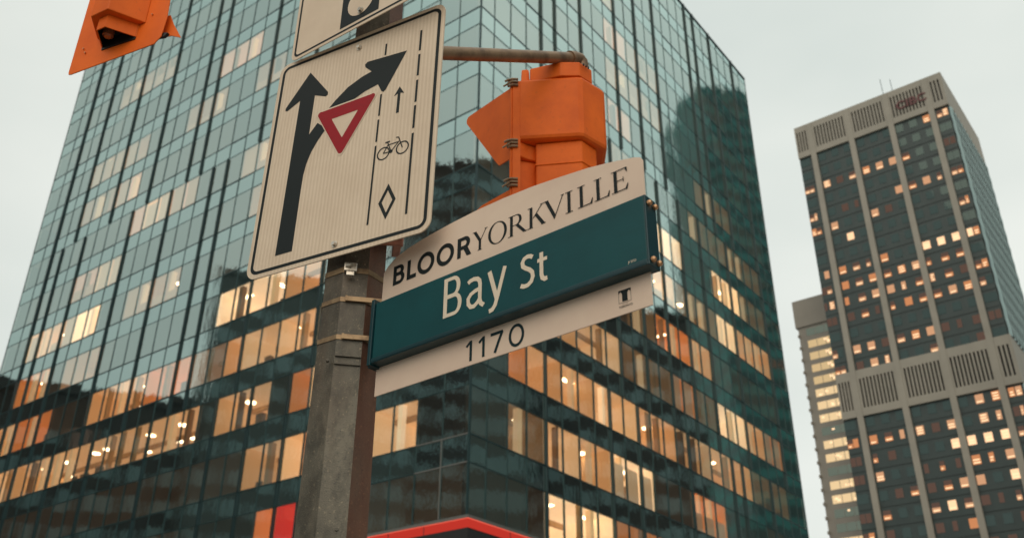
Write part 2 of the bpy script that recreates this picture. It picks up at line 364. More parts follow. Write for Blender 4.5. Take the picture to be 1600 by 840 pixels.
# south-facing front
S('R', -1, 3, 4, DUSK); S('R', -1, 4, 8, BRIGHT, 'bar'); S('R', -1, 8, 12, ORANGE); S('R', -1, 12, 18, DUSK)
S('R', 0, 2, 4, DIM, 'pot'); S('R', 0, 4, 6, CREAM, 'pot'); S('R', 0, 6, 8, AMBER, 'pot'); S('R', 0, 8, 11, BRIGHT, 'pot', .8); S('R', 0, 14, 17, ORANGE, 'bar', .5); S('R', 0, 18, 21, OFFL)
S('R', 1, 2, 3, ORANGE, 'pot'); S('R', 1, 3, 5, AMBER); S('R', 1, 5, 7, AMBER, 'bar'); S('R', 1, 7, 10, CREAM, 'bar'); S('R', 1, 10, 13, AMBER, 'pot'); S('R', 1, 13, 16, AMBER, 'bar'); S('R', 1, 16, 20, AMBER, 'pot'); S('R', 1, 20, 24, DIM)
S('R', 2, 2, 6, AMBER); S('R', 2, 6, 9, CREAM, 'bar'); S('R', 2, 9, 13, DIM); S('R', 2, 13, 15, ORANGE, None, 1); S('R', 2, 15, 17, DIM); S('R', 2, 17, 20, BRIGHT, 'bar'); S('R', 2, 20, 22, AMBER); S('R', 2, 22, 24, ORANGE, None, 1)
S('R', 3, 5, 12, DIM); S('R', 3, 12, 15, ORANGE, 'bar'); S('R', 3, 15, 17, AMBER, 'pot'); S('R', 3, 17, 24, DUSK)
S('R', 4, 12, 14, CREAM, 'bar', .3); S('R', 4, 14, 18, DIM, 'pot'); S('R', 4, 18, 20, BRIGHT, 'bar'); S('R', 4, 20, 24, AMBER)
S('R', 5, 12, 14, BRIGHT); S('R', 5, 14, 15, BRIGHT, 'bar'); S('R', 5, 18, 21, BRIGHT, 'bar'); S('R', 5, 21, 24, DIM)
S('R', 6, 16, 24, DIM); S('R', 7, 9, 11, PALE); S('R', 7, 17, 21, DIM); S('R', 8, 9, 14, FAINT, None, .5); S('R', 9, 9, 11, PALE); S('R', 9, 11, 14, FAINT, None, .4); S('R', 10, 7, 10, FAINT, None, .4); S('R', 11, 5, 8, FAINT, None, .5); S('R', 6, 9, 12, FAINT)
interior = MB(); fixtures = []
def fixture(side, u, d, z, kind):
    c = MB()
    if kind == 'bar':
        if rr.random() < .5: pbox(c, side, u-.6, u+.6, -d, -d-.26, z-.05, z-.02)
        else: pbox(c, side, u-.15, u+.15, -d, -d-1.2, z-.05, z-.02)
    else:
        r = .32; pts = []
        for t in range(10):
            a = P(side, u+r*math.cos(t*math.pi/5), -d-.25+r*math.sin(t*math.pi/5), 0); pts.append((a[0], a[1]))
        c.prism(pts, 'z', z-.05, z-.02)
    fixtures.append((pixarea([P(side, u-.4, -d, z), P(side, u+.4, -d, z), P(side, u+.4, -d-.8, z), P(side, u-.4, -d-.8, z)]), c))
NM = len(M['rooms'])
for side, N, f in (('R', NR, uR), ('L', NL, uL)):
    for k in range(KMIN, 13):
        i = 0
        while i < N:
            st = state[(side, k, i)]; j = i
            while j < N and state[(side, k, j)] == st: j += 1
            tone, lk, blind = st
            u0, u1 = f(i), f(j)
            z0, z1 = zk(k)-.02, min(zk(k)+VH+.12, zk(TOPK)-.2)
            D = min(rr.uniform(2.8, 6.2), u0-.1)
            if tone in (OFFL, DUSK): D = min(D, 4)
            D = max(.3, min(D, u0-.1)) if u0 < 3 and side == 'R' else D
            if side == 'L' and u0 < 3: D = 2.6
            a, b = u0+.03, u1-.03
            if side == 'L' and u0 < .1: a = .35
            q = lambda u, d, z: P(side, u, -d, z)
            interior.quad(q(a,.1,z1), q(b,.1,z1), q(b,D,z1), q(a,D,z1), {AMBER: 9, CREAM: 9, BRIGHT: 10, DIM: 11}.get(tone, tone))
            interior.quad(q(a,.1,z0), q(b,.1,z0), q(b,D,z0), q(a,D,z0), DIM if tone < 5 else tone)
            interior.quad(q(a,D,z0), q(b,D,z0), q(b,D,z1), q(a,D,z1), rr.choice([tone, tone, DIM, FAINT]) if tone in (AMBER, CREAM, BRIGHT, ORANGE) else tone)
            interior.quad(q(a,.1,z0), q(a,D,z0), q(a,D,z1), q(a,.1,z1), tone if rr.random() < .6 else (DIM if tone < 5 else tone))
            interior.quad(q(b,.1,z0), q(b,D,z0), q(b,D,z1), q(b,.1,z1), tone)
            if tone not in (OFFL, DUSK, REDR):
                n = j-i
                for t in range(i+1, j):                      # inner wall ends, curtains and cabinets by the mullions
                    x = rr.random()
                    if x < .58: pbox(interior, side, f(t)-.18-.25*rr.random(), f(t)-.03, -.28, -.60, z0+.01, z1-.01, rr.choice([CREAM, DIM, DUSK, CREAM, BRIGHT if tone in (BRIGHT, CREAM) else CREAM]))
                    elif x < .68: pbox(interior, side, f(t)+.04, f(t)+.3+.5*rr.random(), -.9, -1.2, z0+.01, z0+.5+1.2*rr.random(), DUSK)
                    elif x < .80: pbox(interior, side, f(t)+.05, f(t)+.45, -.35, -.42, z0+.01, z1-.01, DIM)
                if rr.random() < .5 and D > 2.5:              # a doorway or cupboard on the back wall
                    ux = a+(b-a)*rr.uniform(.1, .6); pbox(interior, side, ux, ux+.9, -D+.02, -D+.1, z0+.02, z0+2.15, rr.choice([DUSK, BRIGHT, DIM]))
                if D > 2.5:                                   # a dropped beam and, now and then, a framed picture
                    pbox(interior, side, a+.01, b-.01, -D*.55, -D*.55-.18, z1-.30, z1-.02, DIM)
                    for t in range(i, j):
                        if rr.random() < .25: pbox(interior, side, f(t)+.4, f(t)+1.1, -D+.02, -D+.06, z0+1.5, z0+2.1, rr.choice([DUSK, BRIGHT, ORANGE]))
                for t in range(i, j):                        # a desk with a screen, plants on the sill
                    if rr.random() < .18: pbox(interior, side, f(t)+.3, f(t)+.8, -.4, -.5, z0+.03, z0+.35+.2*rr.random(), DUSK)
                if lk:
                    for t in range(i, j):
                        for dd in ((1.5, 3.4) if lk == 'pot' else (1.3, 3.4)):
                            if dd+1.3 < D and rr.random() < (.5 if side == 'L' else .5):
                                fixture(side, (f(t)+f(t+1))/2+rr.uniform(-.35, .35), dd, z1, lk)
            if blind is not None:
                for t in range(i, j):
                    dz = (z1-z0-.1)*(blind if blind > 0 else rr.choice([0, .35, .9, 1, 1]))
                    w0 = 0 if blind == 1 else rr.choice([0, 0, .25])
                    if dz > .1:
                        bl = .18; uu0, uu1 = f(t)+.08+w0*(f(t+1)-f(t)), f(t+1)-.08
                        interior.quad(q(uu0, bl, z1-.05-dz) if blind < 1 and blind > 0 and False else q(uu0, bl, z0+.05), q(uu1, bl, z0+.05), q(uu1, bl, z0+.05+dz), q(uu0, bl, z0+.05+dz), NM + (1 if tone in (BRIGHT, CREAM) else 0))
            i = j
interior.build('office_interior', M['rooms']+M['blind'], off)
fixtures.sort(key=lambda q: -q[0])
fr = MB()
for n, (a, c) in enumerate(fixtures):
    if n < 100: c.build('ceiling_light', M['lampw'], off)
    else:
        b = len(fr.v); fr.v += c.v; fr.f += [tuple(x+b for x in q) for q in c.f]; fr.m += c.m
if fr.v:
    o = fr.build('ceiling_lights', M['lampw'], off); o['kind'] = 'stuff'
c = MB()   # corner rooms' dark lining
c.box(1.35, 1.45, 1.35, 1.45, 0, zk(TOPK)-.3); c.build('corner_column', M['dark'], off)
# canopy with its red lit fascia
zc = zk(-1.03)
c = MB()
c.box(-.42, LR*.6, -.42, -.05, zc-.13, zc); c.box(-.42, -.05, -.049, 20, zc-.13, zc); cp = c.build('canopy', M['palegrey'], off)
c = MB(); c.box(-.38, LR*.6, -.38, -.05, zc-.56, zc-.135); c.box(-.38, -.05, -.049, 20, zc-.56, zc-.135); c.build('lit_fascia', M['red'], cp)
c = MB()
for t in range(1, 9): c.box(t*2.7-.02, t*2.7+.02, -.386, -.379, zc-.56, zc-.14); c.box(-.386, -.379, t*2.2-.02, t*2.2+.02, zc-.56, zc-.14)
c.box(-.41, LR*.6, -.40, -.385, zc-.62, zc-.57); c.build('fascia_joint', M['dark'], cp)
c = MB(); c.box(-.40, LR*.6, -.40, -.384, zc-.165, zc-.140); c.box(-.40, -.384, -.383, 20, zc-.165, zc-.140); c.build('light_line', M['redline'], cp)
c = MB(); c.box(-.40, LR*.6, -.40, -.05, zc-1.3, zc-.565); c.box(-.40, -.05, -.049, 20, zc-1.3, zc-.565); c.build('soffit', M['dark'], cp)

# ------------------------------------------------------------ concrete office tower
TS = .8
TY = -.6615
tw = empty('office_tower', (123.177*TS, 217.549*TS, 0), TY)
tag(tw, 'tall concrete office tower with pale piers, louvred bands and scattered orange lit windows', 'office tower')
W_ = 44.2*TS; zr = 185.6*TS+EYE
def tz(z): return z*TS+EYE
SD = 40*TS
cols = [-43.4, -41.9, -37.2, -33.3, -29.5, -25.35, -21.5, -17.7, -13.9, -10.05, -6.2, -2.6, -1.0]
piers = [-39.4, -27.6, -15.85, -4.4]
c = MB(); c.box(-W_+.02, -.02, .35, SD, 0, zr-.3); c.build('wall', M['towerspan'], tw)
c = MB(); 
for (z0, z1) in ((tz(174), zr), (tz(89.7), tz(102.4))): pass
# piers
for u in piers:
    c = MB(); c.box((u-.8)*TS, (u+.8)*TS, -.35, .34, 0, zr-.02); c.build('pier', M['concrete'], tw, bevel=.05)
def band(z0, z1, s0, s1, nm):
    c = MB(); ed = [-44.2] + piers + [0]
    y0, y1 = -.22, .33
    for a, b in zip(ed[:-1], ed[1:]):
        a0 = a if a == -44.2 else a+.8; b0 = b if b == 0 else b-.8
        c.box(a0*TS, b0*TS, y0, y1, tz(z0), tz(s0)); c.box(a0*TS, b0*TS, y0, y1, tz(s1), tz(z1))
        n = max(3, int(round((b0-a0-.5)/.95))); st = .95 if b0-a0 > 6 else (b0-a0-.6)/n
        c0 = (a0+b0)/2 - n*st/2
        c.box(a0*TS, (c0+st*.25)*TS, y0, y1, tz(s0)+.001, tz(s1)-.001); c.box((c0+n*st-st*.25)*TS, b0*TS, y0, y1, tz(s0)+.001, tz(s1)-.001)
        for i in range(n-1): c.box((c0+(i+.75)*st)*TS, (c0+(i+1.25)*st)*TS, y0, y1, tz(s0)+.001, tz(s1)-.001)
        c.box(a0*TS+.01, b0*TS-.01, y1+.002, y1+.015, tz(s0), tz(s1), 1)
    # the return on the receding side
    c.box(.02, .3, y0, SD+.1, tz(z0), tz(z1))
    c.build(nm, [M['concrete'], M['slot'] if z0 < 100 else M['slot2']], tw)
band(174.2, 185.6, 176.2, 183.6, 'louvre_band'); band(89.7, 102.5, 91.8, 100.0, 'louvre_band')
c = MB(); c.box(-W_, .3, 0, SD, zr-.02, zr+.25); c.box(-W_+6, -W_+16, 6, 16, zr+.25, zr+3); c.build('roof', M['concrete'], tw)
c = MB()
for x, y in ((-13.5, 3), (-11.6, 4.5)): c.tube([(x, y, zr), (x, y, zr+7)], .07, 6)
c.build('antenna', M['frame'], tw)
# red letters on the louvres
def textmesh(txt, size, name, m, parent, mtx, ext=.0, bold=0, sx=1):
    cu = bpy.data.curves.new(name, 'FONT'); cu.body = txt; cu.size = size; cu.extrude = ext; cu.offset = bold; cu.resolution_u = 4
    t = bpy.data.objects.new('tmp', cu); col.objects.link(t)
    dg = bpy.context.evaluated_depsgraph_get(); me = bpy.data.meshes.new_from_object(t.evaluated_get(dg)); bpy.data.objects.remove(t)
    me.name = name
    w = max(v.co.x for v in me.vertices)-min(v.co.x for v in me.vertices)
    me.transform(Matrix.Scale(sx, 4, (1,0,0))); me.transform(mtx); me.materials.clear(); me.materials.append(m)
    o = bpy.data.objects.new(name, me); col.objects.link(o); o.parent = parent
    return o, w
M['towerred'] = mat('dark red letters', (.13, .045, .045), .6)
mt = Matrix.Translation((-13.4*TS, -.36, tz(178.2))) @ Matrix.Rotation(R(90), 4, 'X')
textmesh('CIBC', 3.0, 'lettering', M['towerred'], tw, mt, .1, .05, 1.05)
# windows
up = {0: [11, 12, 10], 1: [], 2: [11, 12, 0, 1, 2, 3, 4, 5, 6, 7, 8], 4: [11, 12, 0, 1, 7, 8, 9, 10, 3, 4], 5: [0, 1, 2, 5, 6], 6: [11, 12, 3], 8: [11, 12, 1, 2, 3, 4, 5, 8, 9, 10],
      9: [0, 1, 2, 3, 4, 5, 6, 7, 8, 9, 10], 10: [12, 11, 0, 1, 2, 3, 4, 5, 6, 7, 8, 9, 10], 11: [11, 0, 1, 2, 3, 4, 5, 6, 7, 8, 9, 10], 13: [0, 2, 3, 4, 5, 6, 7, 8, 9, 10, 11, 12], 14: [0, 1, 2, 3, 4, 7, 10]}
lo = {0: [9, 10, 11, 12], 1: [0, 1, 2, 3, 4, 5, 6, 7, 9, 10, 11, 12], 2: [0, 1, 2, 3, 7, 8, 9, 10, 11, 12], 3: [0, 1, 2, 5, 6, 7, 8, 9, 10, 12], 4: [3, 4, 5, 6, 7, 8, 10, 12],
      5: [0, 1, 2, 5, 6, 7, 8, 9, 10], 6: [0, 1, 2, 5, 6, 7, 10, 11], 7: [2, 3, 5, 6, 8, 9, 10, 12], 8: [1, 2, 4, 6, 7, 9], 9: [0, 3, 5, 8, 9, 11], 10: [2, 6, 7, 10]}
brightset = {('u', 8, 8), ('u', 8, 9), ('u', 8, 10), ('u', 8, 11), ('l', 5, 6), ('l', 2, 7), ('l', 2, 8), ('l', 2, 9), ('l', 2, 10), ('l', 4, 10), ('u', 6, 3)}
dimset = {('u', 13, 8), ('u', 13, 9), ('u', 13, 10), ('u', 13, 11), ('u', 13, 12), ('u', 14, 10), ('l', 2, 3), ('l', 4, 5), ('l', 4, 3), ('l', 3, 0), ('l', 3, 1), ('l', 6, 5), ('l', 6, 6), ('l', 5, 8), ('l', 5, 9), ('l', 2, 0), ('l', 2, 1), ('l', 5, 0), ('l', 5, 1), ('u', 4, 3), ('u', 4, 4), ('u', 2, 3), ('u', 5, 6), ('l', 3, 7)}
tr = random.Random(5)
allw = []
for reg, ztop, n, tab in (('u', 172.4, 15, up), ('l', 88.0, 18, lo)):
    for r_ in range(n):
        for ci, u in enumerate(cols):
            allw.append((reg, r_, ci, u, ztop-4.9*r_, ci in tab.get(r_, [])))
rest = MB(); litrest = MB(); cnt = 0
allw.sort(key=lambda q: (not (q[5]), q[4] < 45, -q[2]))
twm = [M['towerglass']] + M['twlit'] + [M['tube'], M['concrete']]
for (reg, r_, ci, u, z, lit) in allw:
    c = MB() if cnt < 100 else rest
    hw = .98 if 1 < ci < 11 else .70
    x0, x1 = (u-hw)*TS, (u+hw)*TS; z0, z1 = tz(z-1.2), tz(z+1.15)
    c.box(x0-.06, x1+.06, .30, .345, z0-.06, z1+.06, 0) if not lit else None
    if lit:
        t = 1 + tr.choice([0, 0, 1, 1])
        if (reg, r_, ci) in brightset: t = 4
        if (reg, r_, ci) in dimset: t = 3
        part = tr.random() < .4 and t in (1, 2)
        if tr.random() < .16 and t != 4: x1 -= (x1-x0)*.4
        if tr.random() < .12 and t != 4: t = 3
        if part: 
            c.box(x0, x1, .30, .34, (z0+z1)/2, z1, 3); z1b = (z0+z1)/2
        else: z1b = z1
        c.box(x0, x1, .31, .343, z0, z1b, t)
        # lamp tubes seen on the room's ceiling
        if t != 3:
            for q in range(tr.choice([0, 1, 2, 2, 3]) if not part else 1):
                hh = z0+.25+(z1-z0-.3)*q/3*1.05; a = tr.uniform(0, .25)
                if hh < z1b-.15: c.box(x0+.12+a*.4, x1-.12-tr.uniform(0, .3), .27, .308, hh, hh+.24, 5)
        c.box(x0-.05, x0, .26, .344, z0-.06, z1+.06, 0); c.box(x1, x1+.05, .26, .344, z0-.06, z1+.06, 0)
    if cnt < 100: c.build('window', twm, tw)
    cnt += 1
o = rest.build('windows', twm, tw); o['kind'] = 'stuff'
c = MB()
for reg, ztop, n in (('u', 172.4, 15), ('l', 88.0, 18)):
    for r_ in range(n+1):
        z = tz(ztop-4.9*r_+2.1)
        if r_ > 0 or reg == 'l': c.box(-W_+.05, -.05, .27, .348, z-.05, z+.05)
c.build('floor_joint', M['joint'], tw)
# receding side: thin glazed strips between fins that run in a shallow zigzag
c = MB()
nn = 13; zz0 = 0; zb = 89.7
for (za, zb) in ((0, 89.7), (102.5, 174.2)):
    k = 0; z = za
    while z < zb-.1:
        z2 = min(z+2.45, zb)
        for i in range(nn):
            y0 = .4+(SD-.5)*i/nn; y1 = .4+(SD-.5)*(i+1)/nn; ph = .35 if k % 2 else 0
            a = .10+ph*.3
            c.quad((a, y0, tz(z)), (a+.45, y0+(y1-y0)*.62, tz(z)), (.45+.10+(.35-ph)*.3, y0+(y1-y0)*.62, tz(z2)), (.10+(.35-ph)*.3, y0, tz(z2)), 0)
            c.quad((a+.45, y0+(y1-y0)*.62, tz(z)), (a-.12, y1, tz(z)), (.10+(.35-ph)*.3, y1, tz(z2)), (.45+.10+(.35-ph)*.3, y0+(y1-y0)*.62, tz(z2)), 1)
        z = z2; k += 1
for i in range(1, 13):
    y = .4+(SD-.5)*i/13; c.box(.2, .62, y-.09, y+.09, tz(102.5), tz(174.2), 2); c.box(.2, .62, y-.09, y+.09, 0, tz(89.7), 2)
c.build('side_facade', [M['sideglass'], M['towerspan'], M['joint']], tw)

# ------------------------------------------------------------ slim annex block behind the tower
import math as _m
AX = empty('apartment_block', (0, 0, 0), -.65)
AS = .8
axd = (1243, 513)
def raydir(px, py):
    x = (px-800)/1512.09; y = -(py-420)/1512.09; c_, s_ = math.cos(.00656), math.sin(.00656); x, y = c_*x-s_*y, s_*x+c_*y
    return (x, math.cos(.5042)-y*math.sin(.5042), math.sin(.5042)+y*math.cos(.5042))
d_ = raydir(1243, 513); AX.location = (d_[0]/math.hypot(d_[0], d_[1])*280*AS, d_[1]/math.hypot(d_[0], d_[1])*280*AS, 0)
tag(AX, 'slim pale apartment block with golden lit rooms beside the concrete tower', 'apartment building')
def az_(z): return z*AS+EYE
c = MB(); c.box(.6*AS, 22*AS, .4, 16, 0, az_(126.9)); c.build('wall', M['concrete2'], AX)
c = MB(); c.box(0, 22*AS, 0, 16.5, az_(126.9), az_(135.8)); c.build('plant_room', M['concrete2'], AX)
gr = random.Random(3)
tones = [2, 0, 0, 0, 0, 1, 1, 1, 2, 1, 1, 2, 1, 1, 2, 2, 1, 2, 0, 1, 2, 1, 0, 2, 2, 1]
for k in range(26):
    zc_ = 124.9-3.92*k*1.0
    if zc_ < 25: break
    t = tones[k]; c = MB(); x0, x1 = 3.0*AS, 11.2*AS; z0, z1 = az_(zc_-1.15), az_(zc_+1.15)
    c.box(x0, x1, .35, .39, z0, z1, t)
    for (a, b) in ((.33, .345), (.66, .675)): c.box(x0+(x1-x0)*a, x0+(x1-x0)*b, .27, .35, z0, z1, 4)
    if t == 0:
        for q in range(2): c.box(x0+(x1-x0)*(.60+.10*q), x0+(x1-x0)*(.72+.10*q), .30, .34, z1-.85-.6*q, z1-.3-.6*q, 3)
    else:
        for q in range(gr.randint(1, 4) if t == 1 else gr.randint(0, 1)):
            u = gr.uniform(.05, .85); v = gr.uniform(.1, .6); c.box(x0+(x1-x0)*u, x0+(x1-x0)*(u+gr.uniform(.06, .13)), .30, .34, z0+(z1-z0)*v, z0+(z1-z0)*(v+.22), 3)
    c.build('window', M['gold']+[M['tube'], M['concrete2']], AX)
    c = MB(); c.box(.5*AS, 1.0*AS, -.35, .1, z0-.2, z0+.5); c.build('balcony', M['concrete2'], AX)
    c = MB(); c.box(11.8*AS, 21*AS, .3, .39, z0, z1); c.build('window', M['towerglass'], AX)

# ------------------------------------------------------------ the street's other blocks (seen mirrored in the glass)
def block(name, x0, x1, y0, y1, h, wallc, glassc, label, cat, fh=3.6, bay=3.2, litp=.12, seed=1, ribbon=False):
    b = empty(name, ((x0+x1)/2, (y0+y1)/2, 0)); tag(b, label, cat)
    hx, hy = (x1-x0)/2, (y1-y0)/2
    c = MB(); c.box(-hx, hx, -hy, hy, 0, h); c.build('wall', wallc, b)
    c = MB(); c.box(-hx-.3, hx+.3, -hy-.3, hy+.3, h, h+.9); c.box(-hx*.4, hx*.3, -hy*.4, hy*.3, h+.9, h+4.5); c.build('roof', wallc, b)
    r2 = random.Random(seed); wv = MB()
    for f_ in range(1, int(h/fh)-0):
        z0 = f_*fh+.9; z1 = z0+fh*.52
        for s in (-1, 1):
            n = max(1, int(2*hy/bay)); st = 2*hy/n
            for i in range(n):
                a = -hy+i*st+(.05 if ribbon else .6); e = -hy+(i+1)*st-(.05 if ribbon else .6)
                wv.box(s*hx-.02, s*(hx)+s*.03, a, e, z0, z1, 1 if r2.random() < litp*.5 else 0)
            n = max(1, int(2*hx/bay)); st = 2*hx/n
            for i in range(n):
                a = -hx+i*st+(.05 if ribbon else .6); e = -hx+(i+1)*st-(.05 if ribbon else .6)
                wv.box(a, e, s*hy-.02, s*hy+s*.03, z0, z1, 1 if r2.random() < litp*.5 else 0)
    o = wv.build('windows', [glassc, M['twlit'][2]], b); o['kind'] = 'stuff'
M['wbrick'] = mat('dark brick', (.055, .045, .04), .9, noise=[(.3, (.035, .03, .03), .4, .6, .8, (1,1,1))])
M['wstone'] = mat('dark stone', (.085, .09, .085), .85)
M['teal'] = mat('teal cladding', (.035, .17, .16), .5, noise=[(.12, (.03, .12, .12), .4, .65, .8, (1,1,.4))])
M['wdark'] = mat('dark ribbon glass', (.02, .055, .055), .3)
M['wglass'] = mat('far window glass', (.15, .20, .21), .3, spec=.6)
block('brick_building', -100, -76, 59.8, 98, 43, M['wbrick'], M['wglass'], 'long dark brick block across the street seen mirrored low in the glass front', 'building', seed=2, litp=.04)
block('stone_building', -104, -74, 34.3, 59.7, 60, M['wstone'], M['wglass'], 'dark stone block across the street with a flat roof mirrored beside the brick block', 'building', seed=3, litp=.04)
block('slab_tower', -104, -76, -12, 34.2, 84, M['wbrick'], M['wglass'], 'tall dark slab block across the street mirrored near the glass corner', 'building', seed=4, litp=.03)
block('ribbon_building', 60, 84, -5, 64, 77, M['wstone'], M['wglass'], 'broad block with striped ribbon windows mirrored in the receding glass front', 'building', seed=5, ribbon=True, litp=.02, fh=4.2)
block('corner_building', 66, 92, 68, 90, 60, M['wbrick'], M['wglass'], 'dark mid-height block mirrored in the lower receding glass front', 'building', seed=6, litp=.05)
block('teal_tower', 100, 120, 114, 130, 134, M['teal'], M['wdark'], 'tall teal banded tower mirrored at the far end of the glass front', 'building', seed=7, ribbon=True, litp=.04, fh=3.9)

# ------------------------------------------------------------ street pole
PX, PY = -.45, 2.45
pa = math.atan2(PX, PY)                       # faces the viewer with one flat
pole = empty('street_pole', (PX, PY, 0), -pa)
tag(pole, 'weathered grey eight-sided steel pole carrying the traffic signs and signals', 'pole')
def pw(z): return .188 - .0186*(z-EYE)         # width across flats at height z
c = MB()
zs = [0, .6, 1.2, 1.8, 2.4, 3.0, 3.6, 4.2, 4.8, 5.6]
for z0, z1 in zip(zs[:-1], zs[1:]):
    for i in range(8):
        a0, a1 = R(22.5+45*i), R(67.5+45*i); q = []
        for (a, z) in ((a0, z0), (a1, z0), (a1, z1), (a0, z1)):
            r_ = pw(z)/2/math.cos(R(22.5)); q.append((r_*math.cos(a), r_*math.sin(a), z))
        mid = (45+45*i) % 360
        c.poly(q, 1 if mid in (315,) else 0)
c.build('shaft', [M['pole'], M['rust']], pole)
c = MB(); c.box(-.034, .034, -.0905, -.084, EYE+1.035, EYE+1.039); c.box(-.034, .034, -.0905, -.084, EYE+1.012, EYE+1.0155); c.build('weld_seam', M['pole'], pole)
c = MB()
for (x, z) in ((-.052, 1.62), (.012, 1.18), (-.048, 1.05), (.02, .78)): c.tube([(x, -.080, z+EYE-.6), (x, -.093, z+EYE-.6)], .004, 8)
c.build('rivet', M['pole'], pole)
c = MB(); c.box(-.2, .2, -.2, .2, .13, .16)
for i in range(4): c.tube([(.15*(1 if i & 1 else -1), .15*(1 if i & 2 else -1), .16), (.15*(1 if i & 1 else -1), .15*(1 if i & 2 else -1), .21)], .015, 6)
c.build('base_plate', M['pole'], pole, bevel=.005)
c = MB(); n_ = 8; c.prism([(.085*math.cos(R(22.5+45*i)), .085*math.sin(R(22.5+45*i))) for i in range(8)], 'z', 5.6, 5.63); c.build('cap', M['pole'], pole)

def octring(c, z, h, th, cx=0, cy=0, m=0, tilt=0):
    for i in range(8):
        q = []
        for a in (R(22.5+45*i), R(67.5+45*i)):
            r0 = pw(z)/2/math.cos(R(22.5))+.0008; r1 = r0+th
            q.append(((r0*math.cos(a), r0*math.sin(a)), (r1*math.cos(a), r1*math.sin(a))))
        (a0, a1), (b0, b1) = q
        d0 = tilt*a1[0]; d1 = tilt*b1[0]
        lo_ = [(a0[0], a0[1], z-h/2+d0), (a1[0], a1[1], z-h/2+d0), (b1[0], b1[1], z-h/2+d1), (b0[0], b0[1], z-h/2+d1)]
        hi_ = [(x, y, z_+h) for x, y, z_ in lo_]
        c.quad(lo_[1], lo_[2], hi_[2], hi_[1], m); c.quad(*hi_, m); c.quad(*reversed(lo_), m)

# ------------------------------------------------------------ sign frames: local x along the sign, z up, -y out to the street
def frame_matrix(A, U, V):
    U = Vector(U).normalized(); V = Vector(V); N = U.cross(V).normalized(); V = N.cross(U).normalized()
    m = Matrix.Identity(4)
    for i in range(3): m[i][0] = U[i]; m[i][1] = -N[i]; m[i][2] = V[i]; m[i][3] = A[i]
    return m
class Art:
    """ink cut-outs laid on a sign; each piece a hair prouder than the last so none share a plane"""
    def __init__(s, d0): s.mb = MB(); s.d = d0; s.n = 0
    def poly(s, pts):
        s.n += 1; d = s.d - .00004*s.n
        a = sum(pts[i][0]*pts[(i+1)%len(pts)][1]-pts[(i+1)%len(pts)][0]*pts[i][1] for i in range(len(pts)))
        if a < 0: pts = pts[::-1]
        s.mb.poly([(x, -d if False else d, z) for x, z in pts])
        return s
    def ring(s, outer, inner):
        s.n += 1; d = s.d - .00004*s.n; k = len(outer)
        for i in range(k):
            j = (i+1) % k
            s.mb.poly([(outer[i][0], d, outer[i][1]), (outer[j][0], d, outer[j][1]), (inner[j][0], d, inner[j][1]), (inner[i][0], d, inner[i][1])])
        return s
    def stroke(s, pts, w, w2=None):
        w2 = w if w2 is None else w2; s.n += 1; d = s.d - .00004*s.n; k = len(pts); L_, R_ = [], []
        for i, q in enumerate(pts):
            a = pts[max(i-1, 0)]; b = pts[min(i+1, k-1)]
            if 0 < i < k-1:
                d1 = Vector((q[0]-a[0], q[1]-a[1])).normalized(); d2 = Vector((b[0]-q[0], b[1]-q[1])).normalized()
                t = (d1+d2)
                if t.length < 1e-6: t = d1
                t.normalize(); cs = max(.35, t.dot(d1))
            else: t = Vector((b[0]-a[0], b[1]-a[1])).normalized(); cs = 1
            ww = (w+(w2-w)*i/(k-1))/2/cs; nx, ny = -t.y*ww, t.x*ww
            L_.append((q[0]+nx, d, q[1]+ny)); R_.append((q[0]-nx, d, q[1]-ny))
        for i in range(k-1): s.mb.poly([R_[i], R_[i+1], L_[i+1], L_[i]])
        return s
def bolt(mb, x, z, d, r=.008, m=0):
    pts = [(x+r*1.5*math.cos(R(30*i)), z+r*1.5*math.sin(R(30*i))) for i in range(12)]
    mb.prism(pts, 'y', d, d-.002, m)
    pts = [(x+r*math.cos(R(60*i+12)), z+r*math.sin(R(60*i+12))) for i in range(6)]
    mb.prism(pts, 'y', d-.002, d-.009, m)

# ---- lane sign
lane = empty('lane_sign', mat=frame_matrix((-.76644, 2.48447, EYE+2.12713), (.87231, -.48870, -.01595), (.01391, -.00779, .99987)))
tag(lane, 'white sign with straight and curved arrows, a red yield triangle and a bicycle lane', 'traffic sign')
SW, SH = .6437, .8006
c = MB(); c.prism(rrect(0, SW, -SH, 0, .036), 'y', 0, .004); c.build('plate', M['ribbed'], lane)
a = Art(-.0006); a.ring(rrect(.013, SW-.013, -SH+.013, -.013, .028), rrect(.0235, SW-.0235, -SH+.0235, -.0235, .019)); a.mb.build('border', M['ink'], lane)
a = Art(-.0006)
a.poly([(.103,-.742), (.166,-.742), (.166,-.46), (.167,-.190), (.107,-.190), (.106,-.32)]).poly([(.107,-.17), (.167,-.17), (.167,-.2), (.107,-.2)])
a.poly([(.134,-.076), (.220,-.186), (.221,-.197), (.213,-.201), (.167,-.180), (.107,-.180), (.058,-.204), (.050,-.200), (.050,-.190)])
a.poly([(.150,-.53), (.1662,-.53), (.167,-.480), (.173,-.440), (.186,-.402), (.205,-.368), (.233,-.331), (.195,-.297), (.155,-.345)])
a.stroke([(.247,-.285), (.275,-.257), (.315,-.226), (.36,-.208), (.415,-.197)], .062, .066)
a.poly([(.514,-.139), (.448,-.262), (.440,-.268), (.432,-.262), (.412,-.222), (.392,-.175), (.360,-.143), (.357,-.132), (.366,-.124)])
a.mb.build('arrow', M['ink'], lane)
a = Art(-.0012)
